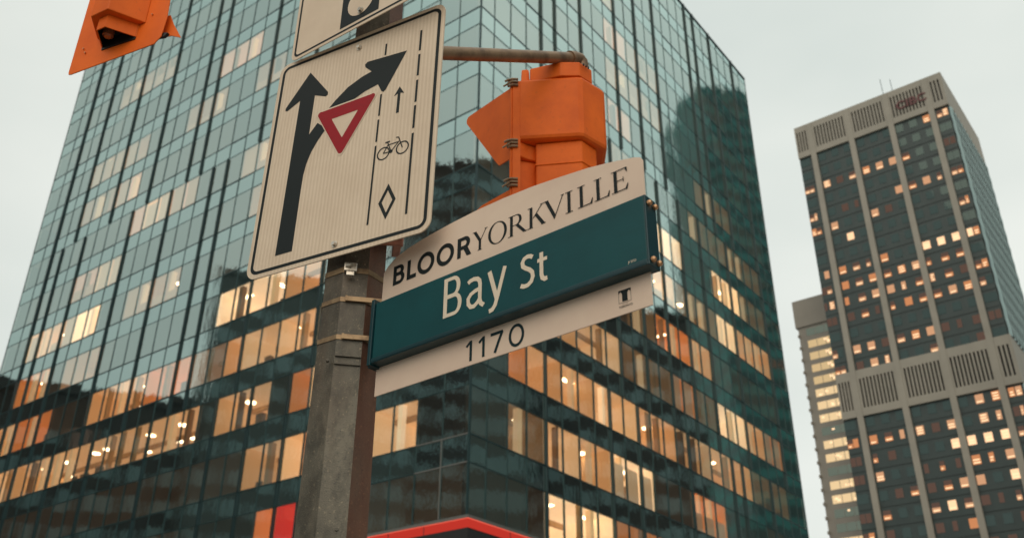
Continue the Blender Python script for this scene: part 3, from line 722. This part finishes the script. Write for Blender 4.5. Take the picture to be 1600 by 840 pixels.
def tri(cx, cy, s, r): # rounded, apex down
    o_ = []
    for an, (x, y) in ((90, (-s, s*.82)), (330, (0, -s*.86)), (210, (s, s*.82))): pass
    P_ = [(cx-s, cy+s*.80), (cx, cy-s*.90), (cx+s, cy+s*.80)]
    for (x, y), (a0, a1) in zip(P_, ((60, 210), (210, 330), (330, 480))):
        k = {0: (r*.87, -r*.5), 1: (0, r), 2: (-r*.87, -r*.5)}[P_.index((x, y))]
        o_ += arc(x+k[0]*1.9, y+k[1]*1.9, r, r, a0, a1, 5)
    return o_
# white keyline, red band
a.poly(tri(.302, -.352, .122, .010)); a.mb.build('keyline', M['white'], lane)
a = Art(-.0018); a.ring(tri(.302, -.352, .115, .010), tri(.301, -.343, .050, .002)); a.mb.build('yield_triangle', M['signred'], lane)
a = Art(-.0006)
for (u, w_, sg) in ((.4325, .0065, [(-.079,-.124), (-.274,-.354), (-.368,-.448), (-.462,-.728)]), (.5615, .0075, [(-.079,-.158), (-.172,-.253), (-.269,-.350), (-.362,-.443), (-.460,-.729)])):
    for (z0, z1) in sg:
        a = Art(-.0006); a.poly([(u-w_/2, z0), (u+w_/2, z0), (u+w_/2, z1), (u-w_/2, z1)]); a.mb.build('lane_dash', M['ink'], lane)
a = Art(-.0006); a.poly([(.4945,-.295), (.5045,-.295), (.5045,-.367), (.4945,-.367)]).poly([(.4995,-.270), (.518,-.301), (.5045,-.295), (.4945,-.295), (.481,-.301)]); a.mb.build('small_arrow', M['ink'], lane)
a = Art(-.0006); a.ring([(.4925,-.610), (.463,-.668), (.4925,-.727), (.522,-.668)][::-1], [(.4925,-.632), (.4745,-.668), (.4925,-.705), (.5105,-.668)][::-1]); a.mb.build('diamond', M['ink'], lane)
a = Art(-.0006)
for cx in (.463, .529):
    a.ring(arc(cx, -.499, .0225, .0225, 0, 360, 24)[:-1], arc(cx, -.499, .0182, .0182, 0, 360, 24)[:-1])
a.stroke([(.463,-.499), (.477,-.474), (.515,-.474)], .0035).stroke([(.463,-.499), (.490,-.500), (.516,-.472)], .0035).stroke([(.490,-.500), (.475,-.464)], .0035)
a.stroke([(.529,-.499), (.513,-.458), (.504,-.456)], .0035).stroke([(.467,-.463), (.483,-.463)], .005)
a.ring(arc(.490, -.500, .006, .006, 0, 360, 10)[:-1], arc(.490, -.500, .003, .003, 0, 360, 10)[:-1])
a.mb.build('bicycle_symbol', M['ink'], lane)
for (x, z) in ((.3235, -.761), (.3262, -.0515)):
    c = MB(); bolt(c, x, z, -.0008, .0065); c.build('bolt', M['steel'], lane)
# its bracket on the pole and the strap that holds it
c = MB()
for z in (-.06, -.75): c.box(.25, .40, .006, .03, z-.02, z+.02)
c.build('back_rail', M['steel'], lane, bevel=.002)
def world_child(o, parent):
    o.parent = parent; bpy.context.view_layer.update(); o.matrix_parent_inverse = parent.matrix_world.inverted(); return o
pm = Matrix.Translation((PX, PY, 0)) @ Matrix.Rotation(-pa, 4, 'Z')
def on_pole(c, name, m, parent, bevel=0):
    o = c.build(name, m, None, bevel=bevel); o.parent = parent; o.matrix_parent_inverse = parent.matrix_world.inverted(); o.matrix_world = pm; return o
bpy.context.view_layer.update()
c = MB(); octring(c, EYE+1.298, .016, .0016, tilt=-.0); on_pole(c, 'strap', M['strap'], lane)
c = MB(); c.box(-.033, .002, -.099, -.0835, EYE+1.288, EYE+1.314); c.box(-.026, -.004, -.106, -.099, EYE+1.27, EYE+1.284); c.tube([(-.03, -.1, EYE+1.303), (-.015, -.106, EYE+1.303)], .006, 10); on_pole(c, 'buckle', M['steel'], lane, .002)
M['bracket'] = mat('ruddy bracket steel', (.40, .16, .10), .45, .3, noise=[(25, (.22, .09, .06), .45, .65, .8, (1,1,1))])
c = MB(); c.box(.0, .125, -.098, -.086, EYE+1.385, EYE+1.415); c.box(.098, .122, -.110, .02, EYE+1.41, EYE+1.47); c.box(-.02, .095, -.095, -.0865, EYE+1.418, EYE+1.455); on_pole(c, 'clamp_bracket', M['bracket'], lane, .003)

# ---- sign above it: only its foot is in the photograph
ts = empty('signal_sign', mat=frame_matrix((-.72673, 2.44425, EYE+2.12276), (math.cos(-.61), math.sin(-.61), 0), (0, 0, 1)))
tag(ts, 'white sign with a black signal panel, mounted above the lane sign', 'traffic sign')
c = MB(); c.prism(rrect(0, .605, -.01, .6, .025), 'y', 0, .003); c.build('plate', M['white'], ts)
a = Art(-.0006); a.ring(rrect(.0115, .5935, .0, .5885, .02), rrect(.0195, .5855, .008, .5805, .014)); a.mb.build('border', M['ink'], ts)
a = Art(-.0006); a.poly([(.215,.0185), (.378,.0185), (.378,.56), (.215,.56)]); a.mb.build('signal_panel', M['ink'], ts)
for z in (.097, .29, .483):
    a = Art(-.0012); a.poly(arc(.2975, z, .056, .058, 0, 360, 32)[:-1]); a.mb.build('roundel', M['white'], ts)
c = MB(); bolt(c, .302, .052, -.0018, .0075); c.build('bolt', M['steel'], ts)
c = MB(); c.box(.22, .36, .005, .03, .1, .14); c.box(.22, .36, .005, .03, .45, .49); c.build('back_rail', M['steel'], ts)

# ---- street name sign
NU = (.770946, -.636900, 0)
ns = empty('street_name_sign', mat=frame_matrix((-.35751, 2.37322, EYE+1.0072), NU, (0, 0, 1)))
tag(ns, 'teal street name blade reading Bay St between two white plates', 'street sign')
top = [(0,.162), (.852,.162), (.852,.292), (.846,.302), (.829,.309), (.764,.324), (.70,.336), (.619,.3455), (.53,.354), (.432,.358), (.345,.3575), (.26,.353), (.19,.347), (.138,.341), (.09,.333), (.046,.321), (.015,.302), (0,.285)]
c = MB(); c.prism(top, 'y', 0, .003); c.build('top_plate', M['whitepk'], ns)
c = MB(); c.prism([(0,-.0807), (.8512,-.0807), (.8512,.02), (0,.02)], 'y', 0, .003); c.build('number_plate', M['whitepk'], ns)
c = MB(); c.box(.012, .865, -.030, -.001, .005, .1765); c.box(.012, .865, .0035, .010, .005, .1765); c.build('blade', M['green'], ns, bevel=.0025)
c = MB(); c.box(.006, .866, -.0335, .012, -.0015, .0045); c.box(.0, .0115, -.036, .014, -.006, .187); c.box(.8655, .870, -.0325, .012, -.002, .174)
c.box(.012, .8655, -.0335, -.0305, -.001, .012); c.box(-.012, -.0005, -.020, .012, -.004, .185); c.build('blade_frame', M['greend'], ns, bevel=.0012)
for (x, z) in ((.8715, .155), (.8715, .012)):
    for y in (-.022, .002):
        c = MB(); c.tube([(x, y, z), (x+.005, y, z), (x+.009, y, z)], [.007, .007, .0035], 10); c.build('bolt', M['copper'], ns, smooth=True)
# lettering
def glyph_bold(a, ch, x0, x1, z0, z1, w):
    h = z1-z0
    if ch == 'O':
        cx, cz = (x0+x1)/2, (z0+z1)/2; rx, rz = (x1-x0)/2, h/2+.003
        a.ring(arc(cx, cz, rx, rz, 0, 360, 32)[:-1], arc(cx, cz, rx-w, rz-w, 0, 360, 32)[:-1])
    if ch in 'BR': a.poly([(x0, z0), (x0+w, z0), (x0+w, z1), (x0, z1)])
    if ch == 'L': a.poly([(x0, z0), (x1, z0), (x1, z0+w), (x0+w, z0+w), (x0+w, z1), (x0, z1)])
    if ch == 'B':
        m = z0+h*.54
        for (b0, b1, xe) in ((z0, m+w*.4, x1), (m-w*.4, z1, x1-.004)):
            r_ = (b1-b0)/2; o_ = [(x0+w, b0)] + arc(xe-r_, (b0+b1)/2, r_, r_, -90, 90, 12) + [(x0+w, b1)]
            i_ = [(x0+w, b0+w*.85)] + arc(xe-r_, (b0+b1)/2, r_-w, r_-w*.85, -90, 90, 12) + [(x0+w, b1-w*.85)]
            a.ring(o_, i_)
    if ch == 'R':
        m = z0+h*.42; xe = x1-.004; b0, b1 = m-w*.2, z1; r_ = (b1-b0)/2
        a.ring([(x0+w, b0)] + arc(xe-r_, (b0+b1)/2, r_, r_, -90, 90, 12) + [(x0+w, b1)], [(x0+w, b0+w*.85)] + arc(xe-r_, (b0+b1)/2, r_-w, r_-w*.85, -90, 90, 12) + [(x0+w, b1-w*.85)])
        a.poly([(x0+w*1.5, b0+w*.4), (x0+w*2.7, b0+w*.6), (x1+.001, z0), (x1-w*1.15, z0)])
a = Art(-.0006); B0, B1 = .2315, .2915
for ch, x0, x1 in (('B', .040, .084), ('L', .0935, .1285), ('O', .1325, .1955), ('O', .2035, .2665), ('R', .2785, .3265)): glyph_bold(a, ch, x0, x1, B0, B1, .0125)
a.mb.build('lettering', M['ink'], ns)
a = Art(-.0006); TK, TN = .0088, .0022
def serif(x, z, w=.012): a.poly([(x-w/2, z-.0009), (x+w/2, z-.0009), (x+w/2, z+.0009), (x-w/2, z+.0009)])
def vstem(x, w=TK): a.poly([(x-w/2, B0), (x+w/2, B0), (x+w/2, B1), (x-w/2, B1)])
a.poly([(.333, B1), (.343, B1), (.3605, .262), (.3555, .254)]).stroke([(.357, .258), (.3775, B1)], TN).poly([(.3525, B0), (.3605, B0), (.3605, .262), (.3525, .262)]); serif(.337, B1-.001, .013); serif(.3765, B1-.001, .010); serif(.3565, B0+.001, .014)  # Y
def oval(cx, rx, rz, thick, thin): a.ring(arc(cx, (B0+B1)/2, rx, rz, 0, 360, 36)[:-1], arc(cx, (B0+B1)/2, rx-thick, rz-thin, 0, 360, 36)[:-1])
oval(.4155, .031, .0325, .0085, .0022)      # O
vstem(.4615); serif(.459, B0+.001, .017); serif(.456, B1-.001, .008)                                         # R
a.ring([(.466, .2600)] + arc(.478, .2755, .0165, .0155, -90, 90, 12) + [(.466, .2910)], [(.466, .2618)] + arc(.476, .2755, .0105, .0137, -90, 90, 12) + [(.466, .2892)])
a.poly([(.474, .2605), (.484, .2615), (.510, B0), (.500, B0)]); serif(.508, B0+.001, .010)
vstem(.5245); serif(.522, B0+.001, .017); serif(.5205, B1-.001, .013); a.stroke([(.531, .258), (.560, B1)], TN); serif(.559, B1-.001, .011); a.poly([(.537, .264), (.5435, .2695), (.569, B0), (.558, B0)]); serif(.563, B0+.001, .014)  # K
a.poly([(.568, B1), (.578, B1), (.5995, .245), (.596, B0)]).stroke([(.5965, B0+.001), (.6235, B1)], TN); serif(.572, B1-.001, .015); serif(.6225, B1-.001, .010)       # V
vstem(.6415); serif(.6415, B0+.001, .022); serif(.6415, B1-.001, .022)                                       # I
for x in (.678, .7265):
    vstem(x); serif(x-.002, B0+.001, .018); serif(x, B1-.001, .022); a.poly([(x+.003, B0), (x+.031, B0), (x+.0335, B0+.015), (x+.0315, B0+.015), (x+.026, B0+.0025), (x+.003, B0+.0022)])  # L L
vstem(.776); serif(.774, B0+.001, .018); serif(.774, B1-.001, .018)                                         # E
a.poly([(.779, B0), (.808, B0), (.8115, B0+.015), (.8095, B0+.015), (.803, B0+.0025), (.779, B0+.0022)]).poly([(.779, B1), (.779, B1-.0022), (.803, B1-.0025), (.807, B1-.012), (.809, B1-.012), (.809, B1)])
a.poly([(.779, .2605), (.798, .2605), (.798, .2625), (.779, .2625)]).poly([(.797, .255), (.799, .255), (.799, .268), (.797, .268)])
a.mb.build('lettering', M['ink'], ns)
# Bay St
a = Art(-.0306); w = .0125
z0, z1 = .052, .163; x0 = .2655; a.poly([(x0, z0), (x0+w, z0), (x0+w, z1), (x0, z1)])
for (b0, b1, xe) in ((z0, .113, .3275), (.1045, z1, .3215)):
    rx = .024; rz = (b1-b0)/2; cz = (b0+b1)/2
    a.ring([(x0+w, b0)] + arc(xe-rx, cz, rx, rz, -90, 90, 14) + [(x0+w, b1)], [(x0+w, b0+w*.8)] + arc(xe-rx, cz, rx-w, rz-w*.8, -90, 90, 14) + [(x0+w, b1-w*.8)])
# a
a.stroke([(.3475, .125), (.355, .1295), (.366, .131), (.378, .1285), (.3855, .121), (.3875, .111), (.3875, .068), (.391, .057), (.401, .049)], w*.92)
a.stroke([(.386, .0985), (.372, .0965), (.358, .091), (.3495, .081), (.3505, .066), (.358, .0565), (.369, .055), (.380, .062), (.387, .071)], w*.88)
# y
a.stroke([(.4175, .1345), (.4425, .053)], w).stroke([(.467, .1335), (.4445, .058), (.437, .037), (.429, .0275), (.418, .0255)], w*.92)
# S
a.stroke([(.5525, .128), (.546, .1325), (.537, .1345), (.527, .1315), (.5215, .123), (.523, .112), (.532, .104), (.543, .097), (.551, .088), (.553, .076), (.548, .064), (.538, .0575), (.527, .057), (.516, .0615)], w*.88)
# t
a.stroke([(.5785, .1315), (.5785, .073), (.581, .0625), (.588, .0575), (.5955, .0585)], w*.88).poly([(.5665, .116), (.5955, .116), (.5955, .1065), (.5665, .1065)])
a.mb.build('lettering', M['letter'], ns)
# 1170
a = Art(-.0006); w = .0080; N0, N1 = -.0708, -.0168
for x in (.3355, .3765): a.poly([(x-w/2, N0), (x+w/2, N0), (x+w/2, N1), (x-w/2, N1)]).stroke([(x-.0145, -.0305), (x-.002, -.0200)], w*.85)
a.stroke([(.399, -.0205), (.4375, -.0205)], w).stroke([(.4355, -.0200), (.4245, -.043), (.4125, N0)], w)
a.ring(arc(.479, -.0435, .0235, .0295, 0, 360, 32)[:-1], arc(.479, -.0435, .0160, .0220, 0, 360, 32)[:-1])
a.mb.build('house_number', M['inkg'], ns)
# city mark
a = Art(-.0006); x0, x1, z0, z1 = .7672, .7995, -.0535, -.0222
a.poly([(x0, z1), (x1, z1), (x1, z1-.003), (x0, z1-.003)]).poly([(x0, z0), (x0+.0008, z0), (x0+.0008, z1), (x0, z1)]).poly([(x1-.0008, z0), (x1, z0), (x1, z1), (x1-.0008, z1)]).poly([(x0, z0), (x1, z0), (x1, z0+.0008), (x0, z0+.0008)])
a.poly([(.7765, z0+.003), (.7905, z0+.003), (.7905, z1-.003), (.7765, z1-.003)]).poly([(.7725, z1-.003), (.7945, z1-.003), (.7905, z1-.009), (.7765, z1-.009)])
a.poly([(x0, z1-.003), (x0+.006, z1-.003), (x0, z1-.009)]).poly([(x1, z1-.003), (x1, z1-.009), (x1-.006, z1-.003)])
a.mb.build('city_mark', M['ink'], ns)
rx90 = Matrix.Rotation(R(90), 4, 'X')
textmesh('TORONTO', .0068, 'lettering', M['ink'], ns, Matrix.Translation((.7672, -.0006, -.0650)) @ rx90, 0, .0001, 1.03)
textmesh('CITY OF', .0036, 'lettering', M['ink'], ns, Matrix.Translation((.7760, -.0006, -.0585)) @ rx90, 0, 0, 1.1)
textmesh('Jf 2023', .0082, 'lettering', M['letter'], ns, Matrix.Translation((.8155, -.0307, .0175)) @ rx90, 0, 0, .92)
# straps round the pole
for z in (1.206, 1.092):
    c = MB(); octring(c, EYE+z, .0135, .0016); c.box(-.020, .102, -.0925, -.0905, EYE+z-.0067, EYE+z+.0067); c.box(-.022, -.016, -.0945, -.0905, EYE+z-.0075, EYE+z+.0075); on_pole(c, 'strap', M['strap'], ns)
    c = MB(); c.box(.088, .108, -.105, -.090, EYE+z-.010, EYE+z+.010); on_pole(c, 'strap_lug', M['strap'], ns, .002)

# ------------------------------------------------------------ signal arm and signals
c = MB(); e0 = Vector((-.02, .02, EYE+2.19)); e1 = Vector((.255-PX, 3.165-PY, EYE+2.768))
c.tube([e0, e1], .0255, 20); arm = c.build('signal_arm', M['pipe'], None, smooth=True); arm.location = (PX, PY, 0)
arm.parent = pole; arm.matrix_parent_inverse = pole.matrix_world.inverted(); bpy.context.view_layer.update()
dr = (e1-e0).normalized()
c = MB(); c.tube([e1-dr*.03, e1+dr*.004], .0315, 18); 
pts = [e1, e1+dr*.02, e1+dr*.042+Vector((0,0,-.004)), e1+dr*.058+Vector((0,0,-.02)), e1+dr*.062+Vector((0,0,-.045)), e1+dr*.062+Vector((0,0,-.10))]
c.tube(pts, .0285, 18); c.build('elbow', M['pipe'], arm, smooth=True)
c = MB(); c.box(-.06, .12, -.02, .12, EYE+2.15, EYE+2.28); c.build('clamp', M['pipe'], arm, bevel=.01)

sg = empty('traffic_signal', (0, 0, 0)); tag(sg, 'orange traffic signal seen from behind, hanging from the end of the pipe arm', 'traffic light', 'orange traffic signals at the junction')
def ring_prism(c, pts, z0, z1, grow=0):
    cx = sum(p_[0] for p_ in pts)/len(pts); cy = sum(p_[1] for p_ in pts)/len(pts)
    n = len(c.v); k = len(pts)
    for q in pts: c.v.append((q[0], q[1], z0))
    for q in pts: c.v.append((q[0]+(cx-q[0])*grow, q[1]+(cy-q[1])*grow, z1))
    c.f.append(tuple(range(n+k-1, n-1, -1))); c.m.append(0); c.f.append(tuple(range(n+k, n+2*k))); c.m.append(0)
    for i in range(k):
        j = (i+1) % k; c.f.append((n+i, n+j, n+k+j, n+k+i)); c.m.append(0)
hp = [(.004, 3.128), (.030, 3.112), (.262, 3.088), (.283, 3.092), (.381, 3.178), (.381, 3.36), (.20, 3.46), (.004, 3.36)]
c = MB(); ring_prism(c, hp, EYE+2.305, EYE+2.61, .0); hs = c.build('housing', M['orange'], sg, bevel=.016)
cp_ = [(.070, 3.136), (.192, 3.092), (.272, 3.091), (.327, 3.141), (.33, 3.33), (.2, 3.40), (.07, 3.33)]
c = MB(); ring_prism(c, cp_, EYE+2.612, EYE+2.685, .0); ring_prism(c, [(.032, 3.14), (.055, 3.135), (.068, 3.14), (.068, 3.3), (.032, 3.3)], EYE+2.612, EYE+2.69, .15); c.build('top_cap', M['orange'], sg, bevel=.004)
c = MB(); ring_prism(c, [(.004, 3.135), (.028, 3.128), (.060, 3.150), (.095, 3.165), (.095, 3.33), (.004, 3.33)], EYE+2.235, EYE+2.303, -.05); ring_prism(c, [(.010, 3.15), (.095, 3.175), (.095, 3.33), (.010, 3.33)], EYE+1.98, EYE+2.234); c.build('door_side', M['orange'], sg, bevel=.005)
lp = [(.091, 3.140), (.272, 3.112), (.336, 3.178), (.336, 3.34), (.2, 3.40), (.091, 3.34)]
c = MB(); ring_prism(c, lp, EYE+2.02, EYE+2.303, .0); c.build('housing', M['orange'], sg, bevel=.006)
c = MB(); ring_prism(c, [(x+(.212-x)*-.03, y+(3.25-y)*-.03) for x, y in lp], EYE+2.195, EYE+2.203); c.build('belt', M['orange'], sg, bevel=.003); c = MB(); ring_prism(c, lp, EYE+1.74, EYE+2.015, .0); c.build('housing', M['orange'], sg, bevel=.003)
# screw heads and drain holes
c = MB()
for (x, y, z) in ((.290, 3.094, 2.672), (.301, 3.104, 2.672), (.312, 3.114, 2.672)): c.box(x-.003, x+.003, y-.006, y+.004, EYE+z-.003, EYE+z+.003)
c.build('screw', M['black'], sg)
# hinge rail with its clamps
c = MB(); c.tube([(-.006, 3.125, EYE+1.95), (-.006, 3.125, EYE+2.60)], .0075, 10); c.box(-.001, .030, 3.114, 3.14, EYE+1.95, EYE+2.60); c.build('hinge_rail', M['orange'], sg)
for z in (2.592, 2.285, 2.10):
    c = MB()
    for dz in (-.016, .0, .014): c.tube([(-.022, 3.118, EYE+z+dz), (-.004, 3.108, EYE+z+dz), (.020, 3.110, EYE+z+dz)], .0052, 8)
    c.tube([(-.040, 3.112, EYE+z-.022), (-.012, 3.108, EYE+z-.004)], .004, 6); c.tube([(-.034, 3.112, EYE+z+.004), (-.016, 3.108, EYE+z+.012)], .005, 6)
    c.build('hinge_clamp', M['pipe'], sg)
# backboard: thin board, plane set back to the west of the hinge
ub = Vector((math.cos(-.95), math.sin(-.95), 0))
def bb(u, v, t=0): q = Vector((-.0051, 3.1252, EYE+2.6157)) + ub*u + Vector((-ub.y, ub.x, 0))*t; return (q.x, q.y, q.z+v)
ol = [(-.004,-.038), (-.316,.012)] + [(-.330,.012), (-.340,.002), (-.338,-.018)] + [(-.100,-.363), (-.086,-.380), (-.066,-.383), (-.004,-.391)]
ol2 = [(-.004,-.537), (-.201,-.510), (-.42,-.53), (-.43,-.56), (-.43,-.95), (-.004,-.95)]
for o_ in (ol, ol2):
    c = MB(); k = len(o_)
    c.poly([bb(u, v, 0) for u, v in o_]); c.poly([bb(u, v, .005) for u, v in reversed(o_)])
    for i in range(k):
        j = (i+1) % k; c.quad(bb(*o_[i], 0), bb(*o_[i], .005), bb(*o_[j], .005), bb(*o_[j], 0))
    c.build('backboard', M['orangeb'], sg)
c = MB(); c.prism([(.26+.11*math.cos(R(30*i)), EYE+2.46+.11*math.sin(R(30*i))) for i in range(12)], 'y', 3.45, 3.50); c.build('lens', M['lens'], sg)

# second signal, seen from its front and below
LY = -.4
s2 = empty('traffic_signal.001', (-1.67498, 2.84332, 0), LY)
tag(s2, 'orange traffic signal with a dark hooded lens high beside the glass block', 'traffic light', 'orange traffic signals at the junction')
B = EYE+2.39042
pl = [(0, 0), (.012, -.002), (.40, .016), (.426, .044), (.434, .133), (.428, .22), (.41, .50), (.40, .95), (.02, .95), (-.004, .38), (-.004, .01)]
c = MB(); c.prism([(x, z+B) for x, z in pl], 'y', 0, .004); c.build('backboard', M['orangeb'], s2, bevel=.001)
def hood(c, pts, z0, z1, th=.006, m=0, m2=1):
    """open-bottomed hood: outer skin, inner skin and a lip"""
    k = len(pts); cx = sum(q[0] for q in pts)/k; cy = sum(q[1] for q in pts)/k
    inn = [(x+(cx-x)*.09, y+(cy-y)*.09) for x, y in pts]
    for i in range(k-1):
        j = i+1
        c.quad((*pts[i], z0), (*pts[j], z0), (*pts[j], z1), (*pts[i], z1), m)
        c.quad((*inn[j], z0), (*inn[i], z0), (*inn[i], z1-.01), (*inn[j], z1-.01), m2)
        c.quad((*pts[j], z0), (*pts[i], z0), (*inn[i], z0), (*inn[j], z0), m)
    c.poly([(*q, z1) for q in pts], m)
outer = [(.102, -.001), (.168, -.104), (.256, -.112), (.334, -.001)]
innr = [(.140, -.001), (.192, -.084), (.236, -.088), (.304, -.001)]
c = MB(); ring_prism(c, outer, B+.14, B+.9); c.build('housing', M['orange'], s2, bevel=.003)
c = MB(); hood(c, innr, B+.082, B+.139); c.build('visor', [M['orange'], M['black']], s2)
c = MB(); c.poly([(q[0]+(.218-q[0])*.12, q[1]+(-.04-q[1])*.12, B+.118) for q in innr][::-1]); c.build('visor_lining', M['black'], s2)
c = MB(); c.box(.142, .302, -.004, -.0005, B+.070, B+.1385); c.build('visor_back', M['black'], s2)
c = MB(); c.tube([(.196, -.034, B+.095), (.198, -.036, B+.116)], [.020, .022], 18); c.tube([(.196, -.034, B+.090), (.196, -.034, B+.095)], [.012, .019], 14); c.build('lens', M['lens'], s2, smooth=True)
c = MB()
for (x, z) in ((.060, .085), (.045, .11), (.36, .17)): c.tube([(x, 0, B+z), (x, -.006, B+z)], .0035, 8)
c.build('screw', M['copper'], s2)
c = MB(); c.prism([(x, z+B) for x, z in ((.38, .066), (.452, .056), (.500, .030), (.448, .115), (.424, .165), (.38, .165))], 'y', .022, .026); c.build('side_backboard', M['orangeb'], s2)
c = MB(); c.prism([(.400, B+.052), (.432, B+.045), (.448, B+.058), (.40, B+.075)], 'y', .006, .018); c.build('dark_gap_piece', M['black'], s2)  # black piece put in for the dark gap under the side board
c = MB(); c.tube([(.25, .05, B+.8), (.25, .5, B+1.4), (.9, .3, B+1.5)], .025, 12); c.build('hanger', M['pipe'], s2, smooth=True)
